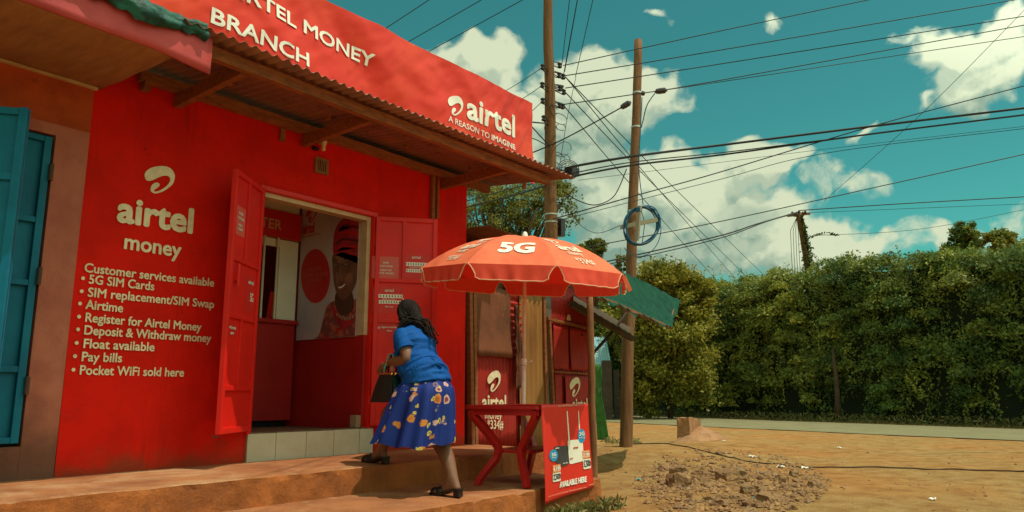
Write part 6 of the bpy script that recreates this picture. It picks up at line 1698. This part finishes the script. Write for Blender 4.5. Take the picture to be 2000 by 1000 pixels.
# braids
mb = MB(); g3 = np.random.default_rng(5)
nape = HP(0, -.085, -.09); endb = atY(837, 662, -1.42)
capm = ellipsoid(HP(0, -.022, .020), (.096, .106, .102), HR_, 28)
for v in capm.vertices:
    rel = A_(v.co) - headc; f_ = rel @ hf; u_ = rel @ hu
    if f_ > .05 and u_ < .06: v.co = Vector(headc + (rel - hf * (f_ - .045)))
    v.co += mnoise.noise_vector(v.co * 40) * .003
mb2 = MB()
for k in range(120):
    th = g3.uniform(0, 2 * math.pi); side = math.cos(th); back = math.sin(th)
    ca = g3.uniform(.05, .9)
    st = HP(.086 * side * math.sin(ca * 1.4), .03 - .10 * (back * .5 + .5) * math.sin(ca * 1.4), .02 + .108 * math.cos(ca * 1.4))
    sd = -1 if side < 0 else 1
    left = k % 10 < 3
    m1 = HP(.094 * side, -.055 - .05 * abs(back), -.01 + g3.normal() * .015); m2 = HP(.062 * side - (.03 if left else 0), -.098 + g3.normal() * .012, -.085 + g3.normal() * .015)
    if left: en = atY(780 + g3.uniform(-6, 16), 640 + g3.uniform(-8, 6), -1.17 - .10 * g3.random())
    else: en = endb + A_([g3.normal() * .035, g3.normal() * .04, g3.normal() * .03 - .0])
    mid_ = (m2 + en) / 2 + A_([0, -.03, .03]) + g3.normal(size=3) * .012
    ctl = [st, m1, m2, mid_, en]; pts = []
    for i in range(4):
        p0 = ctl[max(i - 1, 0)]; p1, p2 = ctl[i], ctl[i + 1]; p3 = ctl[min(i + 2, 4)]
        for t in np.linspace(0, 1, 7, endpoint=(i == 3)): pts.append(.5 * (2 * p1 + (p2 - p0) * t + (2 * p0 - 5 * p1 + 4 * p2 - p3) * t * t + (3 * p1 - p0 - 3 * p2 + p3) * t ** 3))
    rr = [(.0078 - .003 * i / len(pts)) * (1 + .22 * (i % 2)) for i in range(len(pts))]
    mb2.tube(pts, rr, 6)
cur = MB(); cp_ = [HP(0, -.045, .07), HP(.01, -.085, .0), HP(.02, -.10, -.06), atY(829, 641, -1.36), endb + A_([0, 0, .03]), endb + A_([0, 0, -.02])]
cur.tube(cp_, [.05, .072, .068, .050, .038, .012], 14, sq=(1.0, 1.0))
curt = evaluated(mesh_of(cur), [('SUBSURF', dict(levels=2, render_levels=2))])
for v in curt.vertices: v.co += v.normal * (.010 * mnoise.noise(Vector((v.co.x * 45, v.co.y * 45, v.co.z * 5))))
hr = finish('hair', merge([capm, curt, mesh_of(mb2)]), 'hair', person)
q = HP(-.05, -.03, .11); MB().lathe(tuple(q), [(.004, 0), (.012, .004), (.010, .012), (.003, .014)], 8).build('hair_clip', 'gold_metal', hr)

# sandals
def sandal(hl, ball, toe, zfloor, heelh):
    f = A_([ball[0] - hl[0], ball[1] - hl[1], 0]); L0 = np.linalg.norm(f); f /= L0; s_ = A_([f[1], -f[0], 0])
    hp0 = A_([hl[0], hl[1], 0]) - f * .03
    Lf = L0 + .14
    root = None; mb = MB(); n = 12
    def solez(t): return zfloor + .012 + heelh * (1 - min(1, max(0, (t - .18) / .5))) ** 1.4 * (1 if t < .68 else 0) + (0)
    rows_ = []
    for i in range(n + 1):
        t = i / n; w_ = .034 + .014 * math.sin(math.pi * min(1, t * 1.05)) + (.006 if t > .55 else 0); w_ *= (1 if t < .93 else .72); w_ *= (1 if t > .03 else .7)
        c = hp0 + f * Lf * t; z = solez(t)
        for (sg, dz) in ((-1, 0), (1, 0), (1, .014), (-1, .014)): mb.v.append(tuple(c + s_ * w_ * sg + A_([0, 0, z - .012 + dz])))
    for i in range(n):
        for k in range(4): mb.f.append((i * 4 + k, i * 4 + (k + 1) % 4, (i + 1) * 4 + (k + 1) % 4, (i + 1) * 4 + k))
    mb.f += [(3, 2, 1, 0), tuple(n * 4 + k for k in range(4))]
    so_ = mb.build('sandal', 'sandal', person, smooth=False)
    c = hp0 + f * .035
    MB().frame(c, f, s_, (0, 0, 1), (-.028, -.028, zfloor), (.026, .028, zfloor + heelh + .002)).build('heel', 'sandal', so_, bevel=.006)
    for (t0, hh, wd) in ((.60, .052, .05), (.80, .04, .045)):
        c0_ = hp0 + f * Lf * t0; g = MB()
        g.grid(10, 3, lambda a, b: tuple(c0_ + f * (wd * (b - .5) + .02 * (a - .5)) + s_ * .05 * math.cos(math.pi * a) + A_([0, 0, zfloor + .014 + (hh + .006) * math.sin(math.pi * a)])))
        g.build('strap', 'sandal', so_, smooth=True, solid=.004)
sandal(heelF, ballF, toeF, .442, .045); sandal(heelBn, ballB, toeBn, .242, .05)
d_ = (wrL - elL) / np.linalg.norm(wrL - elL)
MB().tube([wrL - d_ * .03, wrL - d_ * .018], [.036, .034], 16, cap=False).build('bangle', 'bangle', person, solid=.004, smooth=True)

# handbag hanging from the left forearm
bx = wrL[0] - .01
B0 = atX(727, 778, bx - .05); B1 = atX(769, 786, bx - .05); zb_ = B1[2] + .0; zt_ = atX(752, 731, bx - .02)[2]
yf, yr = B0[1], B1[1]
bag = thing('handbag', 'dark glossy handbag with a gold clasp hanging from the forearm', 'handbag', (float(bx), float((yf + yr) / 2), float(zb_)))
W2 = .072
mb = MB()
def brow(v):
    y0 = yf + (-.055) * v; y1 = yr + .035 * v; w_ = W2 * (1 - .60 * v); z = zb_ + (zt_ - zb_) * v; return y0, y1, w_, z
n = 8
for j in range(n + 1):
    y0, y1, w_, z = brow(j / n); bul = .008 * math.sin(math.pi * j / n)
    for (x, y) in ((bx - w_ - bul, y1), (bx - w_ * 1.12 - bul * 1.5, (y0 + y1) / 2), (bx - w_ - bul, y0), (bx + w_ + bul, y0), (bx + w_ * 1.12 + bul, (y0 + y1) / 2), (bx + w_ + bul, y1), (bx, y1 + .022 * (j / n))):
        mb.v.append((x, y, z))
m_ = 7
for j in range(n):
    for k in range(m_): mb.f.append((j * m_ + k, j * m_ + (k + 1) % m_, (j + 1) * m_ + (k + 1) % m_, (j + 1) * m_ + k))
mb.f += [tuple(range(m_ - 1, -1, -1)), tuple(n * m_ + k for k in range(m_))]
bb = mb.build('bag_body', 'black_leather', bag, bevel=.005)
H_b = zt_ - zb_
gpoly = [(-.96 * W2, .004), (.96 * W2, .004), (.62 * W2, .7 * H_b), (.42 * W2, H_b - .004), (-.42 * W2, H_b - .004), (-.62 * W2, .7 * H_b)]
MB().prism(gpoly, lambda a, b, c: (bx + a, yr + .035 * b / H_b - .010 - .010 * math.sin(math.pi * b / H_b) + c, zb_ + b), .008).build('gusset', 'teal_leather', bag, bevel=.003)
top = atX(766, 700, bx)
for s_ in (-1, 1):
    xh = bx + s_ * .022
    MB().tube([(xh, yf - .10, zt_ - .01), (xh, yf - .105, zt_ + .05), (bx + s_ * .012, top[1] + .02, top[2] + .035), (bx + s_ * .012, top[1] - .03, top[2] + .03), (xh, yr + .06, zt_ + .05), (xh, yr + .05, zt_ - .01)], .008, 8).build('handle', 'strap_teal' if s_ < 0 else 'black_leather', bag, smooth=True)
g = MB().tube([(bx - .03, yf - .055, zt_ + .004), (bx - .03, yr + .03, zt_ + .004)], .007, 8); g.build('rim', 'gold_metal', bag)
g = MB()
for yy in (yr + .045, yr + .0): g.lathe((bx - .035, yy, zt_ - .012), [(.008, 0), (.016, .006), (.016, .018), (.008, .026)], 10)
g.build('clasp', 'gold_metal', bag, smooth=True)
